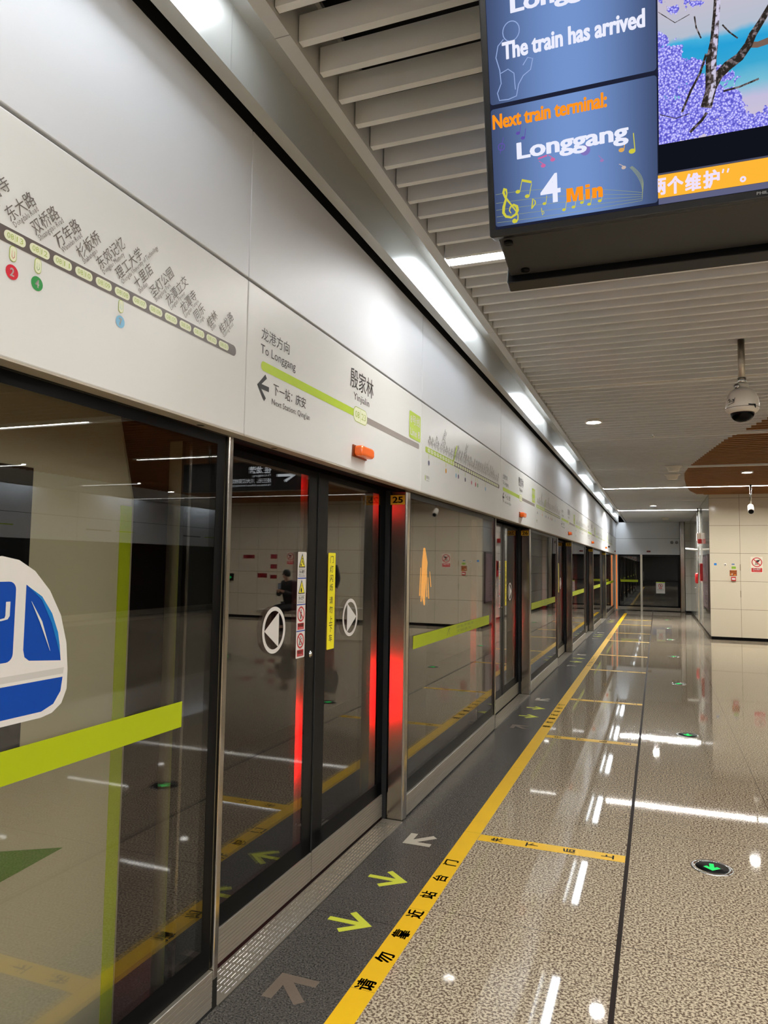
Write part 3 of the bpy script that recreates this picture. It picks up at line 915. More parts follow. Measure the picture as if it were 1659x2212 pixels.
for i, l in ((1, 'unlit linear lamp between grey slats above the dome camera'), (2, 'unlit linear lamp crossing near the brown slats edge'), (3, 'unlit linear lamp across the brown slats, in front of the bright downlight')):
    line_lamp(LINES[i], -1.03, 3.39, False, l)
    for x0, x1, w in ((3.4, 5.0, 'middle'), (7.4, 9.0, 'far side')):
        line_lamp(LINES[i], x0, x1, True, 'short lit linear lamp over the %s of the hall, %s' % (w, ('level with the dome camera', 'between dome and bullet cameras', 'near the bullet camera')[i - 1]))
line_lamp(LINES[4], -1.03, 10.2, True, 'brightest lit linear lamp crossing grey and brown slats before the tiled wall', M_LENSFAR)
line_lamp(LINES[5], -1.03, 1.06, False, 'unlit linear lamp in the corridor ceiling, before the far lit one')
line_lamp(LINES[6], -1.03, 1.06, True, 'far lit linear lamp across the corridor ceiling', emis('line_lens_end', (248, 249, 248), 560.0))
line_lamp(LINES[7], -1.03, 1.06, False, 'farthest unlit linear lamp near the end wall')
# unseen lamps behind the camera, added as fill for surfaces facing it
for yy in (-8.4, -5.4, -2.4, .6):
    line_lamp(1.905 - .15 * round((1.905 - yy) / .15) + .075, -1.03, 10.2, True, 'added linear fill lamp over the hall behind the camera at %d' % abs(yy), emis('fill_lens_dim', (250, 248, 244), 46.0) if yy > 0 else emis('fill_lens_behind', (250, 248, 244), 210.0))

def cove(y, label):
    r = thing('cove_lamp', (-1.16, y, 3.3), label, 'lamp', 'lamps in the ceiling trough')
    b = MB(); b.box(-1.2285, -1.090, y - .78, y + .78, 3.3642, 3.3715); b.build('housing', M_FASCIA, r)
    l = MB()
    l.box(-1.2285, -1.090, y - .78, y + .78, 3.3605, 3.3640)
    l.build('diffuser', emis('cove_white', (236, 244, 252), E_COVE), r)
    return r
c_ = cove(1.15, 'trough lamp above the nearest upper panels')
for k in range(1, 8):
    dup(c_, (0, 3.6 * k, 0), 'trough lamp number %s along the header' % ('two three four five six seven eight'.split()[k - 1]))
dup(c_, (0, -3.6, 0), 'trough lamp behind the camera')

def downlight(x, y, label):
    r = thing('downlight', (x, y, 3.15), label, 'lamp', 'round downlights in the ceiling')
    b = MB(); b.lathe([(.095, .0), (.095, .012), (.088, .10), (.067, .10), (.067, .006), (.085, 0), (.095, 0)], (x, y, 3.14), 28, cap=False); b.build('trim_ring', M_PLASTW, r)
    l = MB(); l.lathe([(0, 0), (.066, 0), (.066, .01), (0, .01)], (x, y, 3.146), 28); l.build('lens', emis('downlight_white', (250, 248, 242), E_DOWN), r)
    return r
d0 = downlight(-.65, 8.25, 'bright round downlight among grey slats, nearest')
for x, y, l in ((-.08, 19.95, 'small bright downlight in the corridor ceiling'), (1.42, 13.30, 'bright downlight in the brown slats'), 
                (1.42, 7.5, 'round downlight above the hall near the display'), (1.42, 1.5, 'round downlight above the hall at the camera'), (4.6, 4.5, 'downlight over the middle of the hall'),
                (4.6, 10.5, 'downlight over the middle hall by the brown slats'), (4.6, 15.5, 'downlight over the benches'), (7.8, 8.0, 'downlight on the far side of the hall'), (7.8, 14.0, 'downlight on the far side by the tiled wall')):
    dup(d0, (x + .65, y - 8.25, 0), l)

# ------------------------------------------------------------------ hanging passenger display
TB = Vector((-.39, 1.75, 2.365)); tt = math.radians(14.2)
TV = Vector((0, -math.sin(tt), math.cos(tt))); TN = Vector((0, -math.cos(tt), -math.sin(tt)))   # up along the screen, out of the screen
tv = thing('hanging_display', (.235, 1.9, 2.365), 'large tilted passenger information screen hanging at upper right', 'display')
TW, TH = 1.25, .725
b = MB()
b.prism(rrpts(0, TW, 0, TH, .006, 2), TB, X1, TV, -TN, .05)
b.build('bezel', mat('tv_black', (16, 18, 24), .28), tv, .003)
def T(k): return TB + TN * (.0006 + .0005 * k)
s = MB(); s.flat([(.0160, .018), (TW - .016, .018), (TW - .016, TH - .016), (.0160, TH - .016)], T(0), X1, TV)
scr = s.build('screen', emis('screen_base', (30, 34, 52), 1.0), tv)
E_ = lambda c, k=1.0: emis('screen_%d_%d_%d' % c, c, k)
def grad(name, c0, c1, axis_lo, axis_hi):
    """screen panel whose picture itself runs from c0 at both sides to c1 in the middle"""
    m = bpy.data.materials.new(name); m.use_nodes = True; nt = m.node_tree; nt.nodes.clear()
    out = nt.nodes.new('ShaderNodeOutputMaterial'); e = nt.nodes.new('ShaderNodeEmission')
    g = nt.nodes.new('ShaderNodeNewGeometry'); sp = nt.nodes.new('ShaderNodeSeparateXYZ'); nt.links.new(g.outputs['Position'], sp.inputs[0])
    mr = nt.nodes.new('ShaderNodeMapRange'); nt.links.new(sp.outputs[0], mr.inputs[0]); mr.inputs[1].default_value = axis_lo; mr.inputs[2].default_value = axis_hi
    a = math_node(nt, 'SINE', math_node(nt, 'MULTIPLY', mr.outputs[0], PI))
    a = math_node(nt, 'POWER', math_node(nt, 'MAXIMUM', a, 0.0), 1.5)
    mx = nt.nodes.new('ShaderNodeMix'); mx.data_type = 'RGBA'
    nt.links.new(a, mx.inputs[0]); mx.inputs[6].default_value = (*lin(c0), 1); mx.inputs[7].default_value = (*lin(c1), 1)
    nt.links.new(mx.outputs[2], e.inputs[0]); nt.links.new(e.outputs[0], out.inputs[0])
    return m
GP1 = grad('screen_info', (62, 74, 108), (116, 148, 206), TB.x, TB.x + .42)
s = MB(); s.rrect(.0172, .4005, .3105, .60, .007, T(1), X1, TV); s.build('arrived_panel', GP1, scr)
s = MB(); s.rrect(.0172, .4005, .0245, .3005, .007, T(1), X1, TV); s.build('next_train_panel', GP1, scr)
SW, SOR = E_((236, 238, 255), 1.0), E_((255, 150, 30), 1.0)
t = MB()
t.text('Longgang', (.075, .338, .492, .545), T(2), X1, TV, SW, 0, .024, 3)
t.text('The train has arrived', (.0515, .3775, .4055, .4455), T(2), X1, TV, SW, 0, .03, 3)
t.text('Longgang', (.077, .338, .163, .213), T(2), X1, TV, SW, 0, .024, 3)
t.text('4', (.131, .1795, .0615, .1285), T(2), X1, TV, SW, 0, .01, 3)
t.text('Next train terminal:', (.0205, .2915, .2535, .2875), T(2), X1, TV, SOR, 0, .03, 3)
for pts in ([(.193, .0563), (.2035, .0563), (.2035, .0755), (.2085, .0563), (.2165, .0563), (.2215, .0755), (.2215, .0563), (.232, .0563), (.232, .0880), (.2175, .0880), (.2125, .0690), (.2075, .0880), (.193, .0880)],
            [(.2375, .0563), (.2480, .0563), (.2480, .0800), (.2375, .0800)], [(.2375, .0830), (.2480, .0830), (.2480, .0900), (.2375, .0900)],
            [(.2530, .0563), (.2635, .0563), (.2635, .0690), (.2645, .0722), (.2660, .0722), (.2672, .0700), (.2672, .0563), (.2777, .0563), (.2777, .0730), (.2755, .0790), (.2700, .0810), (.2655, .0797), (.2630, .0770), (.2630, .0800), (.2530, .0800)]):
    t.flat(pts, T(2), X1, TV, SOR)
t.build('lettering', None, scr)
g = MB()
SY = E_((206, 200, 66)); SYD = E_((150, 160, 120)); SL = E_((118, 138, 170)); SP = E_((206, 104, 160)); SPU = E_((96, 80, 168))
# treble clef
g.stroke([(.0640, .0290), (.0690, .0300), (.0735, .036), (.0740, .044), (.0690, .056), (.0560, .075), (.0440, .092), (.0400, .104), (.0430, .112), (.0470, .110), (.0485, .100), (.0450, .086), (.0395, .070), (.0380, .056), (.0440, .046), (.0570, .042), (.0690, .048), (.0735, .057), (.0720, .066), (.0640, .071), (.0560, .067), (.0530, .059), (.0570, .052)],
         [.004, .005, .003, .003, .003, .004, .005, .006, .007, .005, .003, .005, .007, .007, .006, .005, .006, .007, .007, .006, .004, .003, .002], T(1.6), X1, TV, SY)
g.disc(.0645, .0325, .0055, T(1.65), X1, TV, SY, 16)
def note(x, y, k=1., m=SY, stem=(.006, .026), flag=False):
    g.disc(x, y, .0065 * k, T(1.6), X1, TV, m, 14, .0048 * k)
    g.stroke([(x + .0055 * k, y), (x + stem[0] * k + .003 * k, y + stem[1] * k)], .0018 * k, T(1.6), X1, TV, m)
note(.0760, .100, .9, SY, (.010, .030)); note(.0985, .0860, .9, SY, (.010, .030))
g.flat([(.0870, .122), (.1105, .114), (.1105, .120), (.0870, .128)], T(1.6), X1, TV, SY)
g.stroke([(.108, .055), (.118, .066), (.117, .072), (.112, .078), (.1085, .055)], .003, T(1.6), X1, TV, SY)
for x, y in ((.1397, .0621), (.186, .0406), (.2087, .0436), (.2286, .0508), (.2454, .0444), (.2701, .0482)):
    note(x, y, .7, SY)
g.stroke([(.132, .053), (.134, .036), (.138, .040), (.137, .045), (.133, .044)], .0016, T(1.6), X1, TV, SY)
note(.3217, .1536, 1.0, E_((222, 170, 90))); note(.3452, .1469, 1.15, SY, (.0, .034))
for i, yl in enumerate((.1018, .0807, .0645, .0486, .0346)):
    pts = []
    for k in range(25):
        f = k / 24
        x = .0205 + f * .345
        ye = .052 - i * .0045
        yv = yl + (ye - yl) * f ** 1.3 + .007 * math.sin(f * PI) * (1 - i * .35)
        pts.append((x, yv))
    for k in range(1, 11):
        f = k / 10
        pts.append((.3655 + (.013 - .0012 * i) * math.sin(f * PI * .55) - f * f * .034, (.052 - i * .0045) + f * (.062 + i * .004)))
    g.stroke(pts, .0008, T(1.4), X1, TV, SYD)
for x, y, m in ((.140, .1500, SP), (.163, .1600, SP)):
    note(x, y, .9, m, (-.014, .014))
g.stroke([(.128, .168), (.150, .172)], .004, T(1.6), X1, TV, SP)
g.disc(.2394, .1680, .012, T(1.5), X1, TV, E_((128, 116, 188)), 20)
note(.2772, .138, .7, E_((160, 120, 180)), (-.014, .018)); note(.326, .114, .8, E_((200, 180, 170)), (-.016, .012))
note(.0820, .235, .8, SPU); note(.0935, .222, .8, SPU)
g.ring(.0400, .211, .007, .009, T(1.6), X1, TV, SPU, 20); g.stroke([(.036, .196), (.046, .232)], .0014, T(1.6), X1, TV, SPU)
g.build('music_graphic', None, scr)
# plain pale outline figure beside the words
g = MB(); SO_ = E_((150, 172, 220))
def loop(pts, w=.0022): g.stroke(pts + [pts[0]], w, T(1.5), X1, TV, SO_)
loop([(.075 + .020 * math.cos(2 * PI * k / 20), .466 + .022 * math.sin(2 * PI * k / 20)) for k in range(20)])
g.stroke([(.056, .452), (.042, .440), (.036, .415), (.044, .385), (.046, .355), (.036, .335), (.040, .318), (.062, .316), (.082, .320), (.088, .345), (.100, .362), (.118, .372), (.124, .395), (.112, .400), (.100, .385)], .0022, T(1.5), X1, TV, SO_)
g.stroke([(.046, .378), (.064, .384), (.078, .372), (.080, .335)], .002, T(1.5), X1, TV, SO_)
g.build('figure_outline', None, scr)
# landscape picture
def scenery():
    m = bpy.data.materials.new('screen_landscape'); m.use_nodes = True; nt = m.node_tree; nt.nodes.clear()
    out = nt.nodes.new('ShaderNodeOutputMaterial'); e = nt.nodes.new('ShaderNodeEmission')
    g = nt.nodes.new('ShaderNodeNewGeometry'); sp = nt.nodes.new('ShaderNodeSeparateXYZ'); nt.links.new(g.outputs['Position'], sp.inputs[0])
    v = math_node(nt, 'MULTIPLY', math_node(nt, 'SUBTRACT', sp.outputs[2], TB.z), 1 / math.cos(tt))
    x = math_node(nt, 'SUBTRACT', sp.outputs[0], TB.x)
    def noise(sc, dist=0., det=3):
        n = nt.nodes.new('ShaderNodeTexNoise'); n.inputs['Scale'].default_value = sc; n.inputs['Detail'].default_value = det; n.inputs['Distortion'].default_value = dist
        nt.links.new(g.outputs['Position'], n.inputs['Vector']); return n.outputs[0]
    vv = math_node(nt, 'MULTIPLY_ADD', math_node(nt, 'SUBTRACT', noise(14), .5), .03, v)
    cr = nt.nodes.new('ShaderNodeValToRGB'); cr.color_ramp.interpolation = 'LINEAR'
    mr = nt.nodes.new('ShaderNodeMapRange'); nt.links.new(vv, mr.inputs[0]); mr.inputs[1].default_value = .15; mr.inputs[2].default_value = .62
    nt.links.new(mr.outputs[0], cr.inputs[0])
    stops = [(0, (206, 196, 214)), (.14, (196, 190, 220)), (.20, (120, 190, 214)), (.28, (60, 168, 210)), (.40, (40, 160, 214)), (.435, (70, 176, 220)), (.46, (180, 190, 206)), (.6, (196, 190, 206)), (1, (188, 184, 204))]
    els = cr.color_ramp.elements
    els[0].position, els[0].color = 0, (*lin(stops[0][1]), 1); els[1].position, els[1].color = 1, (*lin(stops[-1][1]), 1)
    for p, c in stops[1:-1]:
        q = els.new(p); q.color = (*lin(c), 1)
    col = cr.outputs[0]
    # blossom: dense at lower left, along the left and the top
    vo = nt.nodes.new('ShaderNodeTexVoronoi'); vo.inputs['Scale'].default_value = 230; nt.links.new(g.outputs['Position'], vo.inputs['Vector'])
    cr2 = nt.nodes.new('ShaderNodeValToRGB'); nt.links.new(vo.outputs['Distance'], cr2.inputs[0])
    cr2.color_ramp.elements[0].position = .18; cr2.color_ramp.elements[0].color = (*lin((226, 222, 255)), 1)
    cr2.color_ramp.elements[1].position = .75; cr2.color_ramp.elements[1].color = (*lin((92, 88, 200)), 1)
    q = cr2.color_ramp.elements.new(.42); q.color = (*lin((158, 156, 250)), 1)
    dens = math_node(nt, 'ADD', math_node(nt, 'MULTIPLY', math_node(nt, 'SUBTRACT', .33, v), 5.5), math_node(nt, 'MULTIPLY', math_node(nt, 'SUBTRACT', .50, x), 5.0))
    top = math_node(nt, 'MULTIPLY', math_node(nt, 'SUBTRACT', v, .40), 4.0)
    left = math_node(nt, 'MULTIPLY', math_node(nt, 'SUBTRACT', .52, x), 4.0)
    dens = math_node(nt, 'MAXIMUM', dens, math_node(nt, 'MINIMUM', top, left))
    thr = math_node(nt, 'ADD', noise(26, .6, 5), math_node(nt, 'MULTIPLY', noise(90, 0, 2), .35))
    k = math_node(nt, 'GREATER_THAN', math_node(nt, 'ADD', thr, math_node(nt, 'MINIMUM', dens, .36)), .86)
    mx = nt.nodes.new('ShaderNodeMix'); mx.data_type = 'RGBA'
    nt.links.new(k, mx.inputs[0]); nt.links.new(col, mx.inputs[6]); nt.links.new(cr2.outputs[0], mx.inputs[7])
    nt.links.new(mx.outputs[2], e.inputs[0]); nt.links.new(e.outputs[0], out.inputs[0])
    return m
s = MB(); s.flat([(.4040, .150), (TW - .018, .150), (TW - .018, TH - .018), (.4040, TH - .018)], T(1), X1, TV)
s.build('landscape_picture', scenery(), scr)
def bark(name, c0, c1, sc, lo, hi):
    m = bpy.data.materials.new(name); m.use_nodes = True; nt = m.node_tree; nt.nodes.clear()
    out = nt.nodes.new('ShaderNodeOutputMaterial'); e = nt.nodes.new('ShaderNodeEmission'); g = nt.nodes.new('ShaderNodeNewGeometry')
    n = nt.nodes.new('ShaderNodeTexNoise'); n.inputs['Scale'].default_value = sc; n.inputs['Detail'].default_value = 4; nt.links.new(g.outputs['Position'], n.inputs['Vector'])
    cr = nt.nodes.new('ShaderNodeValToRGB'); nt.links.new(n.outputs[0], cr.inputs[0])
    cr.color_ramp.elements[0].position = lo; cr.color_ramp.elements[0].color = (*lin(c0), 1); cr.color_ramp.elements[1].position = hi; cr.color_ramp.elements[1].color = (*lin(c1), 1)
    nt.links.new(cr.outputs[0], e.inputs[0]); nt.links.new(e.outputs[0], out.inputs[0]); return m
TRK = bark('screen_trunk', (46, 40, 36), (150, 136, 140), 120, .50, .70); TRL = bark('screen_bark', (70, 60, 58), (206, 200, 226), 90, .40, .52)
g = MB()
g.stroke([(.5035, .2105), (.513, .245), (.514, .308), (.520, .345), (.524, .40), (.528, .48), (.532, .58)], [.024, .022, .022, .017, .013, .011, .009], T(1.6), X1, TV, TRK)
g.stroke([(.508, .215), (.5185, .250), (.519, .305), (.523, .35), (.5275, .40), (.531, .48), (.535, .58)], [.008, .010, .010, .009, .008, .007, .006], T(1.8), X1, TV, TRL)
g.stroke([(.516, .25), (.528, .272), (.547, .288), (.571, .301), (.588, .322), (.596, .340), (.612, .362), (.640, .405), (.70, .47), (.78, .52)], [.020, .020, .021, .019, .017, .016, .013, .012, .011, .008], T(1.6), X1, TV, TRK)
g.stroke([(.588, .322), (.606, .318), (.632, .322), (.70, .35)], [.012, .012, .014, .012], T(1.55), X1, TV, emis('screen_trunk_b', (120, 96, 84), 1.))
for p, w in (([(.504, .322), (.4915, .285), (.4715, .251), (.4532, .2104)], .005), ([(.47, .165), (.495, .186), (.505, .20)], .006), ([(.5386, .2377), (.57, .240), (.6093, .2488)], .004), ([(.480, .404), (.4836, .38), (.4936, .356)], .003),
             ([(.5363, .3737), (.55, .356), (.567, .3396)], .003), ([(.405, .43), (.44, .40), (.47, .41)], .0016), ([(.43, .455), (.47, .44), (.50, .46)], .0016), ([(.406, .215), (.44, .20), (.47, .205)], .0018)):
    g.stroke(p, w, T(1.7), X1, TV, TRK)
g.build('tree_in_picture', None, scr)
s = MB()
s.flat([(.4010, .0330), (TW - .02, .0330), (TW - .02, .0835), (.4010, .0835)], T(1), X1, TV, E_((255, 184, 56)))
s.flat([(.4020, .019), (TW - .02, .019), (TW - .02, .0325), (.4020, .0325)], T(1), X1, TV, E_((96, 98, 130)))
s.flat([(.4020, .084), (TW - .02, .084), (TW - .02, .0875), (.4020, .0875)], T(1), X1, TV, E_((80, 80, 100)))
s.flat([(.4020, .0878), (TW - .02, .0878), (TW - .02, .1498), (.4020, .1498)], T(1), X1, TV, E_((17, 19, 28)))
s.build('ticker_bar', None, scr)
t = MB(); SWV = E_((240, 226, 250))
for ch, a0, a1 in (('个', .4205, .456), ('维', .4590, .4930), ('护', .497, .532)):
    t.text(ch, (a0, a1, .0375, .0765), T(2), X1, TV, SWV, 0, .035, 2)
t.text('两', (.388, .4185, .0395, .0765), T(2), X1, TV, SWV, 0, .035, 2)
t.v = [tuple(p) for p in t.v]
t.stroke([(.5395, .0745), (.5375, .066)], .0035, T(2), X1, TV, SWV); t.stroke([(.5500, .074), (.5475, .0655)], .0035, T(2), X1, TV, SWV)
t.ring(.5794, .046, .0022, .0065, T(2), X1, TV, SWV, 20)
t.build('ticker_lettering', None, scr)
# the left half of the first ticker character is covered by the info column edge
s = MB(); s.flat([(.384, .030), (.4005, .030), (.4005, .088), (.384, .088)], T(2.6), X1, TV); s.build('column_edge', GP1, scr)
t = MB(); t.text('PHILIPS', (.6070, .6440, .0080, .0145), T(0), X1, TV, emis('logo_grey', (150, 146, 140), .6), 0, .03, 1)
t.build('maker_lettering', None, tv)
h = MB()
yb = 2.022
h.add([(-.375, 1.775, 2.372), (.845, 1.775, 2.372), (.845, 1.66, 2.86), (-.375, 1.66, 2.86), (-.39, yb, 2.370), (.86, yb, 2.370), (.845, 2.13, 2.86), (-.375, 2.13, 2.86)],
      [(0, 1, 2, 3), (5, 4, 7, 6), (4, 0, 3, 7), (1, 5, 6, 2), (4, 5, 1, 0), (3, 2, 6, 7)])
h.build('housing', mat('tv_housing', (38, 37, 37), .5), tv, .006)
h = MB()
h.prism(rrpts(-.40, .86, 0, TH, .006, 2), (0, yb, 2.352), X1, Vector((0, math.sin(tt), math.cos(tt))), Vector((0, math.cos(tt), -math.sin(tt))), .045)
h.build('rear_display', mat('tv_black', (16, 18, 24), .28), tv, .003)
h = MB()
ru, rn = Vector((0, math.sin(tt), math.cos(tt))), Vector((0, math.cos(tt), -math.sin(tt)))
ro = Vector((0, yb, 2.352)) + rn * .0456
h.flat([(-.38, .02), (.84, .02), (.84, TH - .016), (-.38, TH - .016)], ro, X1, ru, emis('screen_base', (30, 34, 52), 1.0))
h.rrect(.45, .835, .025, .70, .007, ro + rn * .0005, X1, ru, E_((90, 116, 170)))
h.flat([(-.375, .15), (.44, .15), (.44, .70), (-.375, .70)], ro + rn * .0005, X1, ru, E_((120, 160, 220)))
h.build('rear_screen', None, tv)
h = MB()
for x, y in ((-.352, 1.80), (-.340, 1.985), (.80, 1.80), (.80, 1.985)):
    h.lathe([(0, 0), (.012, 0), (.012, .006), (0, .006)], (x, y, 2.3655), 16)
h.build('screw_cap', M_BLACK, tv)
h = MB(); h.prism([(0, 0), (.05, 0), (.05, .018), (0, .018)], (.34, 1.965, 2.3665), X1, Y1, -Z1, .001); h.build('type_label', M_INKL, tv)
h = MB(); h.box(.15, .32, 1.80, 1.99, 2.84, 3.30); h.build('hanger_column', M_BLACK, tv)

# ------------------------------------------------------------------ cameras
r = thing('dome_camera', (.575, 5.6, 3.14), 'white dome camera hanging on a chrome pole under grey slats', 'security camera')
c = (.575, 5.6)
b = MB(); b.lathe([(.0235, 0), (.0235, .30)], (*c, 2.87), 20); b.build('pole', M_STEELD, r)
b = MB(); b.lathe([(.0, 0), (.031, 0), (.031, .045), (.024, .05), (0, .05)], (*c, 2.845), 20); b.build('collar', M_CHROME, r)
b = MB(); b.lathe([(.0, 0), (.040, 0), (.043, .006), (.043, .030), (.0, .030)], (*c, 2.817), 24); b.build('mount_cap', M_PLASTW, r)
b = MB(); b.lathe([(.0, .165), (.030, .165), (.052, .158), (.075, .142), (.093, .115), (.104, .082), (.109, .045), (.110, .012), (.105, .0), (.095, -.012), (.086, -.018), (0, -.018)], (*c, 2.655), 40)
hs = b.build('housing', M_PLASTW, r)
b = MB(); b.lathe([(.1105, 0), (.1108, .001), (.1108, .003), (.1105, .004)], (*c, 2.668), 40); b.build('seam', M_INKL, r)
b = MB()
prof = [(.078 * math.cos(a), -.078 * .84 * math.sin(a)) for a in [PI / 2 * k / 10 for k in range(11)]]
b.lathe([(0, .0)] + prof, (*c, 2.638), 36); b.build('dark_dome', mat('dome_black', (5, 5, 7), .06, 0, .1), r)
b = MB(); b.lathe([(.0, 0), (.018, 0), (.018, .012), (0, .012)], (c[0] - .035, c[1] - .052, 2.822), 16, None, (-.5, -.8, 0)); b.build('tightening_screw', M_CHROME, r)
b = MB()
a0 = -PI / 2 - .72
p = lambda a, z, rr: (c[0] + rr * math.cos(a), c[1] + rr * math.sin(a), z)
b.tube([p(a0 + .28, 2.80, .062), p(a0 + .22, 2.765, .090), p(a0 + .16, 2.73, .105), p(a0 + .14, 2.70, .1115), p(a0 - .30, 2.688, .1125)], .0016, 6); b.tube([p(a0 + .2, 2.79, .070), p(a0 - .12, 2.755, .0965), p(a0 - .35, 2.72, .1085)], .0016, 6)
b.build('label_outline', M_INK, r)
t = MB()
t.text('2-3', (-.020, .022, .0, .020), p(a0 - .05, 2.705, .1120), Vector((-math.sin(a0), math.cos(a0), 0)), Z1, M_INK, 0, .02)
t.build('lettering', None, r)
b = MB(); b.add([p(-PI / 2 + x, z, .1125) for x, z in ((.25, 2.673), (.25, 2.683), (.75, 2.683), (.75, 2.655), (.68, 2.655), (.62, 2.673))], [(0, 1, 2, 3, 4, 5)])
b.build('latch', M_BLACK, r)

r = thing('bullet_camera', (1.685, 15.3, 3.15), 'white bullet camera hanging on a thin pole before the tiled wall', 'security camera')
b = MB(); b.lathe([(.018, 0), (.018, .36)], (1.685, 15.3, 2.79), 16); b.build('pole', M_CHROME, r)
b = MB(); b.lathe([(0, .0), (.03, 0), (.046, .012), (.052, .03), (.056, .20), (.058, .25), (.050, .26), (0, .26)], (1.688, 15.40, 2.755), 28, None, (-.05, -.72, -.42)); b.build('housing', M_PLASTW, r)
b = MB(); b.lathe([(0, .0), (.046, 0), (.046, .004), (0, .004)], Vector((1.688, 15.40, 2.755)) + Vector((-.05, -.72, -.42)).normalized() * .2605, 28, None, (-.05, -.72, -.42)); b.build('front_glass', M_BLACK, r)

def detector(x, y, label):
    r = thing('ceiling_detector', (x, y, 3.15), label, 'detector', 'white ceiling detectors')
    b = MB(); b.lathe([(0, 0), (.075, 0), (.08, .004), (.105, .07), (.13, .078), (.13, .085), (0, .085)], (x, y, 3.072), 28); b.build('cone', M_PLASTW, r)
    b = MB(); b.lathe([(.0, 0), (.05, 0), (.05, .02), (0, .02)], (x, y, 3.157), 20); b.build('base', M_DARK, r)
    return r
s0 = detector(.258, 12.30, 'white cone detector on the ceiling, nearer of the pair')
dup(s0, (0, 1.1, 0), 'white cone detector on the ceiling, farther of the pair')
dup(s0, (0, 12.6, 0), 'white cone detector on the corridor ceiling by the end wall')
b = MB(); b.lathe([(.0, 0), (.012, 0), (.02, .02), (.02, .10), (0, .10)], (-.03, 9.3, 3.13), 16)
tag(b.build('sprinkler', M_CHROME), 'small bright sprinkler head in the slat gap', 'sprinkler')

# ------------------------------------------------------------------ end wall doors
r = thing('end_gate', (-.3, 27.4, 0), 'dark glass double gate with steel frame on the end wall', 'gate')
YG = 27.39
b = MB(); b.box(-1.33, .735, YG, YG + .04, 1.93, 2.0); b.box(-1.33, -1.27, YG, YG + .04, .14, 1.93); b.box(.66, .735, YG, YG + .04, .14, 1.93)
b.box(-1.33, .735, YG, YG + .04, .14, .19); b.box(-.50, .735, YG, YG + .04, 1.04, 1.09); b.build('black_frame', M_BLACK, r)
b = MB(); b.box(-.575, -.505, YG - .02, YG + .04, 0, 2.0); b.build('steel_stile', M_STEELD, r)
b = MB(); b.box(-1.33, -.58, YG - .01, YG + .04, .02, .14); b.build('kick_plate', M_STEEL, r)
b = MB(); b.box(-.50, .735, YG - .01, YG + .04, .02, .14); b.build('kick_plate', M_STEEL, r)
b = MB(); b.box(-1.27, -.575, YG + .01, YG + .02, .19, 1.93); b.build('glass_pane', M_GLASS, r)
b = MB(); b.box(-.505, .66, YG + .01, YG + .02, .19, 1.93); b.build('glass_pane', M_GLASS, r)
b = MB(); b.box(-1.25, -.66, YG + .005, YG + .009, 1.015, 1.095); b.build('green_band', M_GREENBAND, r)
b = MB(); b.box(-.47, -.455, YG - .05, YG - .02, 1.08, 1.40); b.box(-.47, -.455, YG - .03, YG + .01, 1.09, 1.11); b.box(-.47, -.455, YG - .03, YG + .01, 1.37, 1.39); b.build('pull_handle', M_CHROME, r)
r = thing('notice_sheet', (.09, YG, .63), 'white notice with round prohibition symbol on the end gate', 'notice')
b = MB(); b.box(-.055, .238, YG - .006, YG - .002, .63, 1.033); b.build('sheet', M_WHITE, r)
b = MB(); o = (0, YG - .0065, 0); b.ring(.09, .905, .055, .072, o, X1, Z1, M_RED); b.stroke([(.045, .95), (.135, .86)], .014, o, X1, Z1, M_RED); b.stroke([(.09, .94), (.10, .90), (.08, .865)], .02, o, X1, Z1, M_BLK)
b.flat([(.03, .795), (.15, .795), (.15, .82), (.03, .82)], o, X1, Z1, M_RED); b.flat([(-.055, 1.0), (.238, 1.0), (.238, 1.033), (-.055, 1.033)], o, X1, Z1, M_GRN)
b.text('非工作人员禁止入内', (-.02, .20, .745, .772), o, X1, Z1, M_BLK, 0, .02, 1)
b.text('Authorized persons only', (-.01, .19, .69, .71), o, X1, Z1, M_INKL, 0, 0, 1)
b.build('print', None, r)
r = thing('door_indicator_lamp', (-.29, 27.4, 2.11), 'dull red lamp above the end gate', 'lamp')
b = MB(); b.prism(rrpts(-.07, .07, -.028, .028, .027), (-.29, 27.40, 2.112), X1, Z1, -Y1, .05); b.build('lens', mat('lamp_red_dull', (120, 30, 28), .3), r, .01)
for x, l in ((.486, 'grey round wall speaker above the gate, farther from the column'), (.642, 'grey round wall speaker above the gate, next to the steel column')):
    b = MB(); b.lathe([(0, 0), (.055, 0), (.05, .02), (0, .02)], (x, 27.4, 2.436), 24, None, (0, -1, 0))
    tag(b.build('wall_speaker', mat('speaker_grey', (150, 150, 150), .6)), l, 'speaker', 'grey wall speakers')
r = thing('steel_column', (.82, 27.3, 0), 'polished steel column between the end gate and the tiled pier', 'column')
b = MB(); b.box(.745, .90, 27.2, 27.5, 0, 3.2); b.build('cladding', M_STEEL, r, .02, 3)
b = MB(); b.box(-1.40, -1.335, 27.22, 27.40, 0, 2.0)
tag(b.build('door_post', M_STEELD), 'plain steel corner post between glass panels and end gate', 'post')
b = MB(); b.box(-1.452, -1.405, 27.1, 27.16, 0, 1.99)
tag(b.build('door_post', M_STEELD), 'plain steel post behind the orange light tube at the far end', 'post')
r = thing('lookout_light', (-1.385, 27.18, 0), 'vertical orange light tube at the far end of the screen wall', 'lamp')
b = MB(); b.lathe([(0, 0), (.014, 0), (.014, 1.93), (0, 1.93)], (-1.375, 27.13, .05), 14); b.build('tube', emis('lookout_orange', (255, 132, 48), .9), r)
b = MB(); b.box(-1.40, -1.35, 27.15, 27.19, .02, 2.0); b.build('holder', M_STEELD, r)

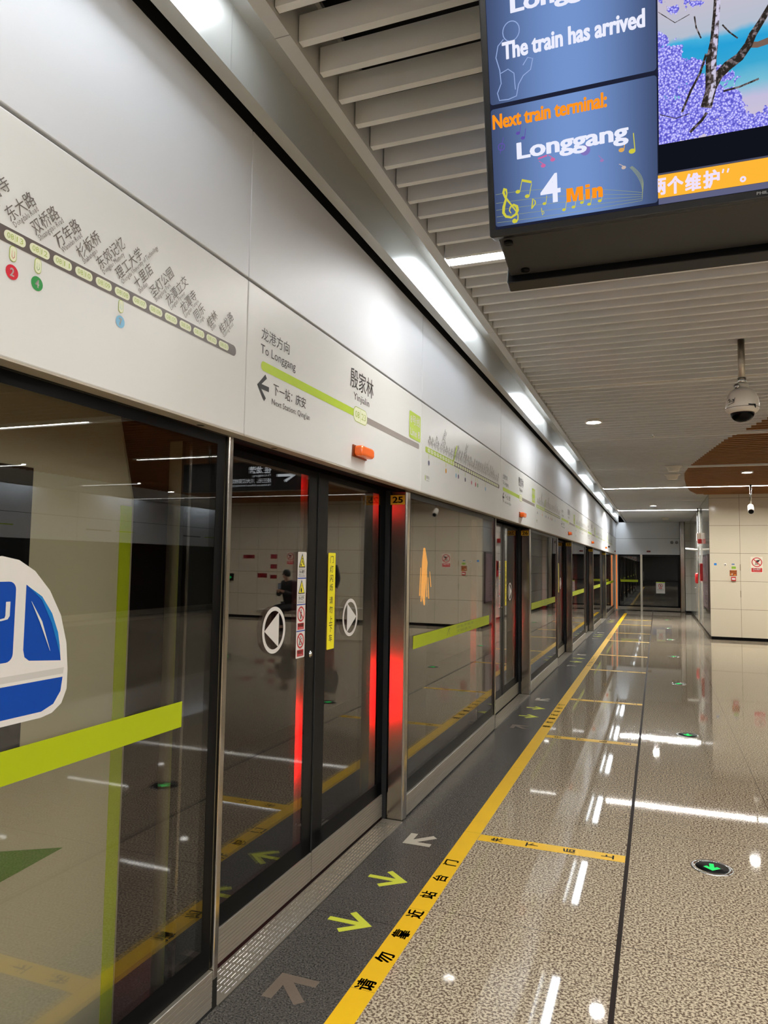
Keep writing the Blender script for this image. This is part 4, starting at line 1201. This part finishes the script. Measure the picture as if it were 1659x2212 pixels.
# corridor wall fittings (x = 1.07)
XC = 1.07
r = thing('fire_alarm_sounder', (XC, 20.6, 2.2), 'red alarm sounder with white box on the corridor wall', 'alarm')
b = MB(); b.box(XC - .10, XC, 20.5, 20.75, 2.26, 2.46); b.build('white_box', M_PLASTW, r, .006)
b = MB(); b.box(XC - .09, XC, 20.12, 20.3, 2.17, 2.29); b.build('sounder', M_RED, r, .01)
b = MB(); b.lathe([(.0, 0), (.02, 0), (.02, 3.06), (0, 3.06)], (XC - .04, 21.0, .09), 12)
tag(b.build('riser_pipe', M_CHROME), 'thin bright vertical pipe on the corridor wall', 'pipe')
r = thing('wall_bracket_lamp', (XC, 21.9, 2.05), 'white arm bracket sticking out of the corridor wall', 'bracket')
b = MB(); b.tube([(XC, 21.8, 2.04), (XC - .15, 21.8, 2.06), (XC - .33, 21.8, 2.08)], [.03, .03, .02], 12); b.build('arm', M_PLASTW, r)
b = MB(); b.box(XC - .03, XC, 21.7, 21.9, 1.98, 2.10); b.build('plate', M_CHROME, r)
r = thing('fire_extinguisher_cabinet', (XC, 20.0, 1.2), 'red fire equipment cabinet on the corridor wall', 'cabinet')
b = MB(); b.box(XC - .06, XC, 19.85, 20.15, 1.22, 1.66); b.build('body', M_RED, r, .005)
b = MB(); b.box(XC - .064, XC - .06, 19.88, 20.12, 1.40, 1.62); b.build('window', M_BLACK, r)
r = thing('fire_hose_valve', (XC, 21.3, 1.0), 'red hose fitting with bright lever beside the thin pipe', 'valve')
b = MB(); b.lathe([(0, 0), (.03, 0), (.05, .04), (.05, .24), (.03, .28), (0, .28)], (XC - .07, 21.25, 1.13), 16); b.build('body', M_RED, r)
b = MB(); b.tube([(XC - .13, 21.2, 1.01), (XC - .06, 21.25, 1.02), (XC, 21.3, 1.01)], .012, 8); b.build('lever', M_CHROME, r)
r = thing('poster_frame', (XC, 18.3, .6), 'pinkish poster in a dark frame on the corridor wall', 'poster')
b = MB(); b.box(XC - .035, XC, 17.42, 19.2, .60, 1.86); b.build('frame', mat('frame_brown', (70, 58, 56), .35), r)
b = MB(); b.box(XC - .038, XC - .035, 17.50, 19.12, .64, 1.82); b.build('print', mat('poster_pink', (196, 172, 178), .15, noise=.12, nscale=3), r)
b = MB()
for i in range(9):
    zz = .72 + .05 * i + random.random() * .03
    b.box(XC - .0386, XC - .0381, 17.7 + random.random() * .2, 18.1 + random.random() * .3, zz, zz + .014)
b.build('lettering', M_INKL, r)

# signs on the tiled wall (y = 17.27)
YW = 17.268
def plate(name, x0, x1, z0, z1, m, label, cat, th=.004, group=None):
    b = MB(); b.box(x0, x1, YW - th, YW, z0, z1)
    return tag(b.build(name, m), label, cat, group)
def nosmoke(x, z, label):
    r = thing('prohibition_sign', (x, YW, z), label, 'sign', 'round prohibition signs on tiles')
    b = MB(); b.box(x - .118, x + .112, YW - .003, YW, z - .225, z + .118); b.build('backing', mat('sign_backing', (216, 208, 190), .3), r)
    b = MB(); o = (x, YW - .0034, z); o2 = (x, YW - .004, z)
    b.ring(0, 0, .084, .102, o, X1, Z1, M_RED, 40)
    b.flat([(-.02, .035), (.02, .048), (.068, .055), (.03, .0), (.014, -.002), (.012, -.038), (.0, -.038), (-.002, -.006), (-.010, -.006), (-.012, -.040), (-.024, -.040), (-.026, .004)], o, X1, Z1, M_BLK)
    b.flat([(-.045, -.052), (.03, -.052), (.03, -.043), (-.045, -.043)], o, X1, Z1, M_BLK)
    b.stroke([(-.064, .064), (.064, -.064)], .018, o2, X1, Z1, M_RED)
    b.flat([(-.106, -.21), (.098, -.21), (.098, -.123), (-.106, -.123)], o, X1, Z1, M_RED)
    b.text('禁止触摸', (-.078, .07, -.165, -.130), o2, X1, Z1, M_WHITE, 0, .02, 1); b.text('No touching', (-.075, .067, -.195, -.175), o2, X1, Z1, M_WHITE, 0, .01, 1)
    b.build('print', None, r)
    return r
n0 = nosmoke(1.992, 1.686, 'round red prohibition sign on the tiled wall beside the door handle slots')
dup(n0, (4.1, 0, 0), 'round red prohibition sign on tiles, seen mirrored in the near doors')
plate('switch_plate', 1.155, 1.207, 1.61, 1.656, mat('tag_blue', (30, 120, 200), .3), 'small blue square plate on the tiled wall near the corner', 'plate')
b = MB(); b.lathe([(0, 0), (.028, 0), (.026, .012), (0, .012)], (1.379, YW, 1.626), 20, M_PLASTW, (0, -1, 0)); b.lathe([(0, 0), (.011, 0), (.011, .002), (0, .002)], (1.379, YW - .012, 1.627), 14, M_INK, (0, -1, 0))
tag(b.build('push_button'), 'small round white button on the tiled wall', 'button')
plate('name_tag', 1.503, 1.561, 1.626, 1.647, mat('tag_blue_dull', (70, 110, 170), .3), 'narrow blue tag above the small green plate', 'plate')
plate('name_tag', 1.5, 1.584, 1.539, 1.588, mat('tag_green', (130, 170, 50), .3), 'small green plate above the orange notice on the tiled wall', 'plate')
r = thing('fire_notice', (1.53, YW, 1.385), 'orange and brown fire notice on the tiled wall', 'notice')
b = MB(); b.box(1.461, 1.602, YW - .004, YW, 1.385, 1.508); b.build('plate', mat('notice_brown', (128, 60, 22), .35), r)
b = MB(); o = (1.461, YW - .0045, 1.385); om = mat('notice_orange', (226, 142, 44), .35)
b.flat([(.03, .108), (.12, .108), (.12, .114), (.03, .114)], o, X1, Z1, om); b.stroke([(.0, .07), (.141, .07)], .003, o, X1, Z1, om); b.stroke([(.07, 0), (.07, .07)], .003, o, X1, Z1, om)
b.flat([(.012, .015), (.03, .015), (.03, .05), (.012, .05)], o, X1, Z1, om); b.flat([(.085, .012), (.125, .012), (.125, .03), (.085, .03)], o, X1, Z1, om); b.flat([(.04, .02), (.055, .02), (.055, .055), (.04, .055)], o, X1, Z1, M_WHITE)
b.build('print', None, r)
r = thing('call_point', (1.534, YW, 1.28), 'red manual call point below the orange notice', 'alarm')
b = MB(); b.box(1.488, 1.58, YW - .04, YW, 1.28, 1.366); b.build('box', M_RED, r, .008)
b = MB(); b.box(1.502, 1.566, YW - .042, YW - .0395, 1.302, 1.338); b.build('window', M_WHITE, r)
for z0, z1, l in ((1.501, 1.637, 'upper bronze handle slot on the vertical tile joint'), (.93, 1.07, 'lower bronze handle slot on the vertical tile joint')):
    plate('handle_slot', 1.664, 1.678, z0, z1, mat('bronze_slot', (112, 92, 70), .4), l, 'handle', .006)
# red plates farther along the wall, known from the mirror image in the doors
red = mat('plate_maroon', (120, 26, 30), .35)
for i, (x, z, w, h_) in enumerate(((7.2, 1.62, .36, .10), (6.5, 1.62, .2, .12), (6.5, 1.35, .2, .12), (6.8, 1.1, .3, .12), (4.9, 1.66, .3, .10), (4.9, 1.40, .1, .12), (6.5, 1.08, .2, .10))):
    plate('door_name_plate', x, x + w, z, z + h_, red, 'maroon plate on the tiled wall, mirrored in the doors, number %s' % 'one two three four five six seven'.split()[i], 'plate', .004)

# ------------------------------------------------------------------ overhead direction sign (seen mirrored in the glass)
r = thing('overhead_sign', (2.2, 8.5, 2.55), 'black hanging direction sign with white lettering, mirrored in the near doors', 'sign')
b = MB(); b.box(1.25, 3.4, 8.5, 8.62, 2.50, 2.90); b.build('sign_box', mat('sign_black', (16, 17, 20), .3), r, .01)
b = MB(); b.lathe([(.02, 0), (.02, .5)], (1.6, 8.56, 2.88), 10); b.lathe([(.02, 0), (.02, .5)], (3.0, 8.56, 2.88), 10); b.build('hanger', M_CHROME, r)
sw = emis('sign_white', (240, 245, 250), 1.6)
t = MB(); o = (0, 8.498, 0)
t.stroke([(1.50, 2.76), (1.36, 2.70), (1.50, 2.62)], .035, o, X1, Z1, sw); t.stroke([(1.36, 2.70), (1.62, 2.70)], .035, o, X1, Z1, sw)
t.text('往 龙港', (1.72, 2.06, 2.735, 2.835), o, X1, Z1, sw, 0, .02); t.text('To Longgang', (1.72, 2.00, 2.685, 2.722), o, X1, Z1, sw)
t.text('经三元、川大江安校区', (1.72, 2.36, 2.605, 2.668), o, X1, Z1, sw, 0, .01); t.text("Via Sanyuan, Sichuan University Jiang'an Campus", (1.72, 2.58, 2.555, 2.59), o, X1, Z1, sw)
t.build('lettering', None, r)
r = thing('exit_sign', (8.0, 17.25, 1.0), 'green lit exit sign mirrored in the near fixed panel', 'sign')
b = MB(); b.box(7.85, 8.2, 17.23, 17.266, 1.0, 1.2)
b.build('sign_box', M_BLACK, r)
t = MB(); o = (7.9, 17.228, 1.03)
t.flat([(0, .06), (.06, .11), (.06, .08), (.16, .08), (.16, .04), (.06, .04), (.06, .01)], o, X1, Z1); t.disc(.2, .09, .016, o, X1, Z1); t.stroke([(.2, .07), (.21, .04), (.19, .0)], .02, o, X1, Z1); t.stroke([(.21, .04), (.24, .01)], .016, o, X1, Z1)
t.build('running_figure', emis('exit_green', (40, 240, 110), 1.2), r)

# ------------------------------------------------------------------ benches and waiting people (mirrored in the near doors)
M_BENCH = mat('bench_stone', (196, 186, 166), .3, noise=.12, nscale=90)
def bench(x, y, label):
    r = thing('bench', (x, y, 0), label, 'bench', 'stone benches in the hall')
    b = MB(); b.box(x - .75, x + .75, y - .21, y + .21, .36, .44); b.build('seat', M_BENCH, r, .012)
    for s in (-1, 1):
        k = MB(); k.prism([(-.2, 0), (.2, 0), (.14, .36), (-.14, .36)], (x + s * .55 - .06, y, 0), Y1, Z1, X1, .12); k.build('leg', M_BENCH, r, .008)
    return r
b0 = bench(4.75, 14.75, 'stone bench in the hall with a seated person, mirrored in the near doors')
dup(b0, (-.9, 1.55, 0), 'stone bench behind the standing people, mirrored in the near doors')

def skin(name, verts, edges, rad, m, parent, sub=2, root=0):
    me = bpy.data.meshes.new(name)
    me.from_pydata([Vector(v) for v in verts], edges, [])
    o = bpy.data.objects.new(name, me); COL.objects.link(o)
    md = o.modifiers.new('s', 'SKIN'); md.use_smooth_shade = True
    for i, d in enumerate(me.skin_vertices[0].data):
        q = rad[i]; d.radius = (q, q) if not isinstance(q, tuple) else q
        d.use_root = i == root
    sd = o.modifiers.new('d', 'SUBSURF'); sd.levels = sub; sd.render_levels = sub
    dg = bpy.context.evaluated_depsgraph_get()
    out = bpy.data.meshes.new_from_object(o.evaluated_get(dg))
    bpy.data.objects.remove(o)
    for p in out.polygons: p.use_smooth = True
    out.materials.clear(); out.materials.append(m)
    q = bpy.data.objects.new(name, out); COL.objects.link(q)
    q.parent = parent
    return q
M_SKIN = mat('skin', (196, 150, 124), .5)
M_HAIR = mat('hair_black', (20, 17, 16), .45)
def person(loc, rot, J, label, coat, trousers, bag=None):
    """J: joints in metres, x to the person's left, facing -y; copied into one continuous skinned body"""
    r = thing('person', loc, label, 'person', None)
    r.rotation_euler = (0, 0, rot)
    V, E, R = [], [], []
    def add(p, rr, par=None):
        V.append(p); R.append(rr)
        if par is not None: E.append((par, len(V) - 1))
        return len(V) - 1
    pv = add(J['pelvis'], .125)
    wa = add(J['waist'], (.135, .105), pv); ch = add(J['chest'], (.16, .115), wa); nk = add(J['neck'], .052, ch)
    hd = Vector(J['head'])
    h0 = add(tuple(hd + Vector((0, .005, -.075))), .06, nk); h1 = add(tuple(hd), (.078, .094), h0); h2 = add(tuple(hd + Vector((0, .01, .075))), (.066, .08), h1)
    for s, k in ((1, 'l'), (-1, 'r')):
        sh = add(J['sh' + k], .062, ch); el = add(J['el' + k], .045, sh); wr = add(J['wr' + k], .028, el)
        hand = Vector(J['wr' + k]) - Vector(J['el' + k]); hand.normalize()
        side = hand.cross(Vector((0, 0, 1)) if abs(hand.z) < .9 else Vector((0, 1, 0))).normalized()
        pm = add(tuple(Vector(J['wr' + k]) + hand * .055), (.036, .02), wr)
        curl = hand.cross(side) * (1 if J.get('curl', 1) > 0 else -1)
        for i, L in enumerate((.066, .075, .07, .055)):
            base = Vector(J['wr' + k]) + hand * .085 + side * (.027 - .018 * i)
            f0 = add(tuple(base), .0105, pm); f1 = add(tuple(base + hand * L * .5 + curl * .008), .009, f0); add(tuple(base + hand * L * .8 + curl * .03), .008, f1)
        tb = Vector(J['wr' + k]) + hand * .03 + side * .034
        t0 = add(tuple(tb), .012, pm); add(tuple(tb + hand * .035 + side * .018), .010, t0)
        hp = add((s * .095, J['pelvis'][1], J['pelvis'][2] - .05), .092, pv); kn = add(J['kn' + k], .06, hp); an = add(J['an' + k], .038, kn)
        add((J['an' + k][0], J['an' + k][1] - .13, J['an' + k][2] - .05), (.042, .03), an)
    skin('body', V, E, R, M_SKIN, r)
    # coat and trousers follow the same joints
    V, E, R = [], [], []
    pv = add((J['pelvis'][0], J['pelvis'][1], J['pelvis'][2] - .03), .155); wa = add(J['waist'], (.165, .135), pv); ch = add(J['chest'], (.19, .145), wa); add(J['neck'], .075, ch)
    for k in 'lr':
        sh = add(J['sh' + k], .082, ch); el = add(J['el' + k], .064, sh); add(tuple(Vector(J['wr' + k]) * .92 + Vector(J['el' + k]) * .08), .046, el)
    skin('coat', V, E, R, coat, r)
    V, E, R = [], [], []
    pv = add((J['pelvis'][0], J['pelvis'][1], J['pelvis'][2] - .02), .14)
    for s, k in ((1, 'l'), (-1, 'r')):
        hp = add((s * .095, J['pelvis'][1], J['pelvis'][2] - .05), .105, pv); kn = add(J['kn' + k], .078, hp); add((J['an' + k][0], J['an' + k][1], J['an' + k][2] + .02), .058, kn)
    skin('trousers', V, E, R, trousers, r)
    m = MB()
    pts = []
    m.lathe([(0, .105), (.05, .10), (.082, .06), (.094, .01), (.092, -.03), (.075, -.06), (0, -.06)], tuple(Vector((0, .018, .015)) + hd), 20)
    o = m.build('hair', M_HAIR); o.parent = r
    m = MB()
    for s in (-1, 1):
        m.lathe([(0, -.008), (.008, -.004), (.008, .004), (0, .008)], (hd.x + s * .030, hd.y - .088, hd.z + .0), 10, M_BLK)
    m.tube([(hd.x - .02, hd.y - .088, hd.z - .055), (hd.x, hd.y - .092, hd.z - .057), (hd.x + .02, hd.y - .088, hd.z - .055)], .005, 6, M_RED)
    m.tube([(hd.x, hd.y - .09, hd.z - .005), (hd.x, hd.y - .112, hd.z - .03), (hd.x, hd.y - .092, hd.z - .036)], [.007, .012, .008], 8, M_SKIN)
    o = m.build('face', None); o.parent = r
    m = MB()
    for k in 'lr':
        a = J['an' + k]
        m.prism(rrpts(-.045, .045, -.18, .07, .04), (a[0], a[1], a[2] - .09), X1, Y1, Z1, .075)
    o = m.build('shoes', M_BLK, None, .015); o.parent = r
    return r
SIT = dict(pelvis=(0, 0, .56), waist=(0, -.03, .74), chest=(0, -.07, .94), neck=(0, -.11, 1.12), head=(0, -.17, 1.25),
           shl=(.17, -.07, 1.04), shr=(-.17, -.07, 1.04), ell=(.22, -.16, .78), elr=(-.22, -.16, .78), wrl=(.06, -.36, .88), wrr=(-.06, -.36, .88),
           knl=(.11, -.44, .50), knr=(-.11, -.44, .50), anl=(.11, -.42, .09), anr=(-.11, -.42, .09))
STAND = dict(pelvis=(0, 0, .94), waist=(0, 0, 1.12), chest=(0, 0, 1.32), neck=(0, -.01, 1.48), head=(0, -.03, 1.62),
             shl=(.18, 0, 1.42), shr=(-.18, 0, 1.42), ell=(.23, .02, 1.14), elr=(-.23, .02, 1.14), wrl=(.20, -.12, .92), wrr=(-.20, -.12, .92),
             knl=(.10, -.02, .50), knr=(-.10, -.02, .50), anl=(.10, .02, .09), anr=(-.10, .02, .09))
M_COAT = mat('coat_dark', (36, 34, 36), .8); M_COAT2 = mat('coat_navy', (30, 32, 42), .8); M_TR = mat('trousers_dark', (26, 26, 30), .8)
person((4.72, 14.75, 0), .2, SIT, 'person in dark coat sitting on the stone bench with a phone, mirrored in glass', M_COAT, M_TR)
person((4.05, 15.35, 0), -.2, STAND, 'standing person in a navy coat with red bag, farther from the seated person', M_COAT2, M_TR)
person((4.50, 15.75, 0), .25, STAND, 'standing person in a dark coat next to the seated one, red bag in hand', M_COAT, M_TR)
b = MB(); b.box(4.755, 4.825, 14.335, 14.35, .93, 1.06); tag(b.build('mobile_phone', emis('phone_glow', (190, 190, 196), .35)), 'mobile phone held by the seated person on the bench', 'phone')
def bag(x, y, label):
    r = thing('shopping_bag', (x, y, .45), label, 'bag', 'red shopping bags')
    b = MB(); b.box(x - .19, x + .19, y - .08, y + .08, .42, .82); b.build('body', mat('bag_red', (150, 24, 30), .5), r, .01)
    b = MB(); b.tube([(x - .08, y, .82), (x - .07, y, .90), (x, y, .915), (x + .07, y, .90), (x + .08, y, .82)], .008, 6); b.build('handle', M_RED, r)
    return r
bag(3.93, 15.02, 'red shopping bag of the standing person nearer the doors in the mirror image')
bag(4.45, 15.42, 'red shopping bag of the standing person next to the seated one')

# ------------------------------------------------------------------ departing train behind the near glass panel
tr = thing('metro_train', (-3.1, -4, -1.2), 'silver and green metro train passing behind the near glass panel', 'train')
TX, TE = -1.72, 2.06
M_TRAIN = mat('train_silver', (206, 194, 162), .38, .0)
M_TRG = mat('train_green', (186, 200, 30), .35)
b = MB()
sec = [(-4.55, -1.0), (TX, -1.0), (TX, 1.75), (TX - .12, 2.25), (TX - .5, 2.55), (-3.9, 2.55), (-4.45, 2.2), (-4.55, 1.75)]
b.prism(sec, (0, YB, 0), X1, Z1, Y1, TE - YB)
b.build('car_body', M_TRAIN, tr, .03)
b = MB(); b.box(TX - .005, TX + .003, TE - .085, TE - .03, -.9, 1.72); b.box(-4.5, TX - .05, TE, TE + .004, .62, .95); b.build('green_stripe', M_TRG, tr)
b = MB(); b.prism([(.9, .70), (1.50, .735), (1.78, .650), (1.55, .635), (.9, .60)], (TX + .0005, 0, 0), Y1, Z1, X1, .003)
b.build('green_swoosh', mat('train_deep_green', (84, 128, 20), .4), tr)
b = MB(); b.box(TX - .01, TX + .002, .55, 1.60, .95, 1.80); b.build('side_window', M_BLACK, tr)
b = MB(); b.prism(rrpts(-4.1, -2.2, 1.05, 1.95, .12), (0, TE, 0), X1, Z1, Y1, .006); b.build('rear_window', M_BLACK, tr)
red_l = emis('tail_red', (1.0, .002, .004), 26.0, True)
red_s = emis('tail_red_small', (1.0, .002, .004), 9.0, True)
for x in (-2.33, -4.0):
    b = MB(); b.prism(rrpts(x - .13, x + .13, .15, .62, .04), (0, TE, 0), X1, Z1, Y1, .02); b.build('tail_lamp', red_l, tr)
    b = MB(); b.prism(rrpts(x - .13, x + .13, 2.01, 2.075, .03), (0, TE, 0), X1, Z1, Y1, .02); b.build('tail_lamp', red_s, tr)
# added glowing tubes imitating an amber reflection in the glass, no known lamp
r = thing('amber_glow_shape', (-2.2, 7.0, 0), 'added amber flame shaped glow behind the first fixed panel', 'lamp')
am = emis('amber_glow', (1.0, .36, 0.0), 1.5, True)
b = MB()
b.tube([(-2.22, 7.02, 1.12), (-2.22, 6.98, 1.25), (-2.22, 7.0, 1.40), (-2.22, 7.02, 1.55), (-2.22, 7.0, 1.70)], [.006, .022, .026, .030, .010], 8)
for a, z0, z1 in ((-.14, 1.22, 1.50), (-.09, 1.16, 1.42), (.10, 1.20, 1.55), (.17, 1.18, 1.40), (.24, 1.30, 1.46)):
    b.tube([(-2.22, 7.0 + a, z0), (-2.22, 7.0 + a * .8, z1)], [.006, .004], 6)
b.build('glow_tubes', am, r)
b = MB(); b.box(-2.36, -2.28, 6.7, 7.3, -1.3, 1.85); b.build('mount', M_BLACK, r)

# ------------------------------------------------------------------ opposite side of the island platform (mirrored only)
struct(MB().box(XR, XR + .06, YB, YE, 1.99, 3.2).build('wall_opposite', M_UPPER))
struct(MB().box(XR + .08, XR + .09, YB, YE, .14, 1.99).build('window_1', M_BLACK))
struct(MB().box(XR + .05, XR + .09, YB, YE, 0, .14).build('trim_9', M_STEELD))
og = MB()
for y0 in range(-10, 27, 4):
    og.flat([(y0 + .3, 2.27), (y0 + 1.2, 2.27), (y0 + 1.2, 2.30), (y0 + .3, 2.30)], (XR - .001, 0, 0), Y1, Z1, M_BROWNB)
    og.flat([(y0 + 1.4, 2.27), (y0 + 2.1, 2.27), (y0 + 2.1, 2.30), (y0 + 1.4, 2.30)], (XR - .001, 0, 0), Y1, Z1, M_GRN)
    og.flat([(y0, 1.99), (y0 + .008, 1.99), (y0 + .008, 3.2), (y0, 3.2)], (XR - .001, 0, 0), Y1, Z1, M_DARK)
og.flat([(YB, 2.57), (YE, 2.57), (YE, 2.58), (YB, 2.58)], (XR - .001, 0, 0), Y1, Z1, M_DARK)
struct(og.build('trim_10'))
struct(MB().box(10.15, 10.2, YB, YE, 3.145, 3.37).build('trim_11', M_FASCIA))
struct(MB().box(10.2, XR + .1, YB, YE, 3.372, 3.4).build('trim_12', M_TROUGH))
for k in range(8):
    dup(c_, (11.52, 3.6 * k - 3.6, 0), 'trough lamp over the opposite screen doors, number %s' % 'one two three four five six seven eight'.split()[k])
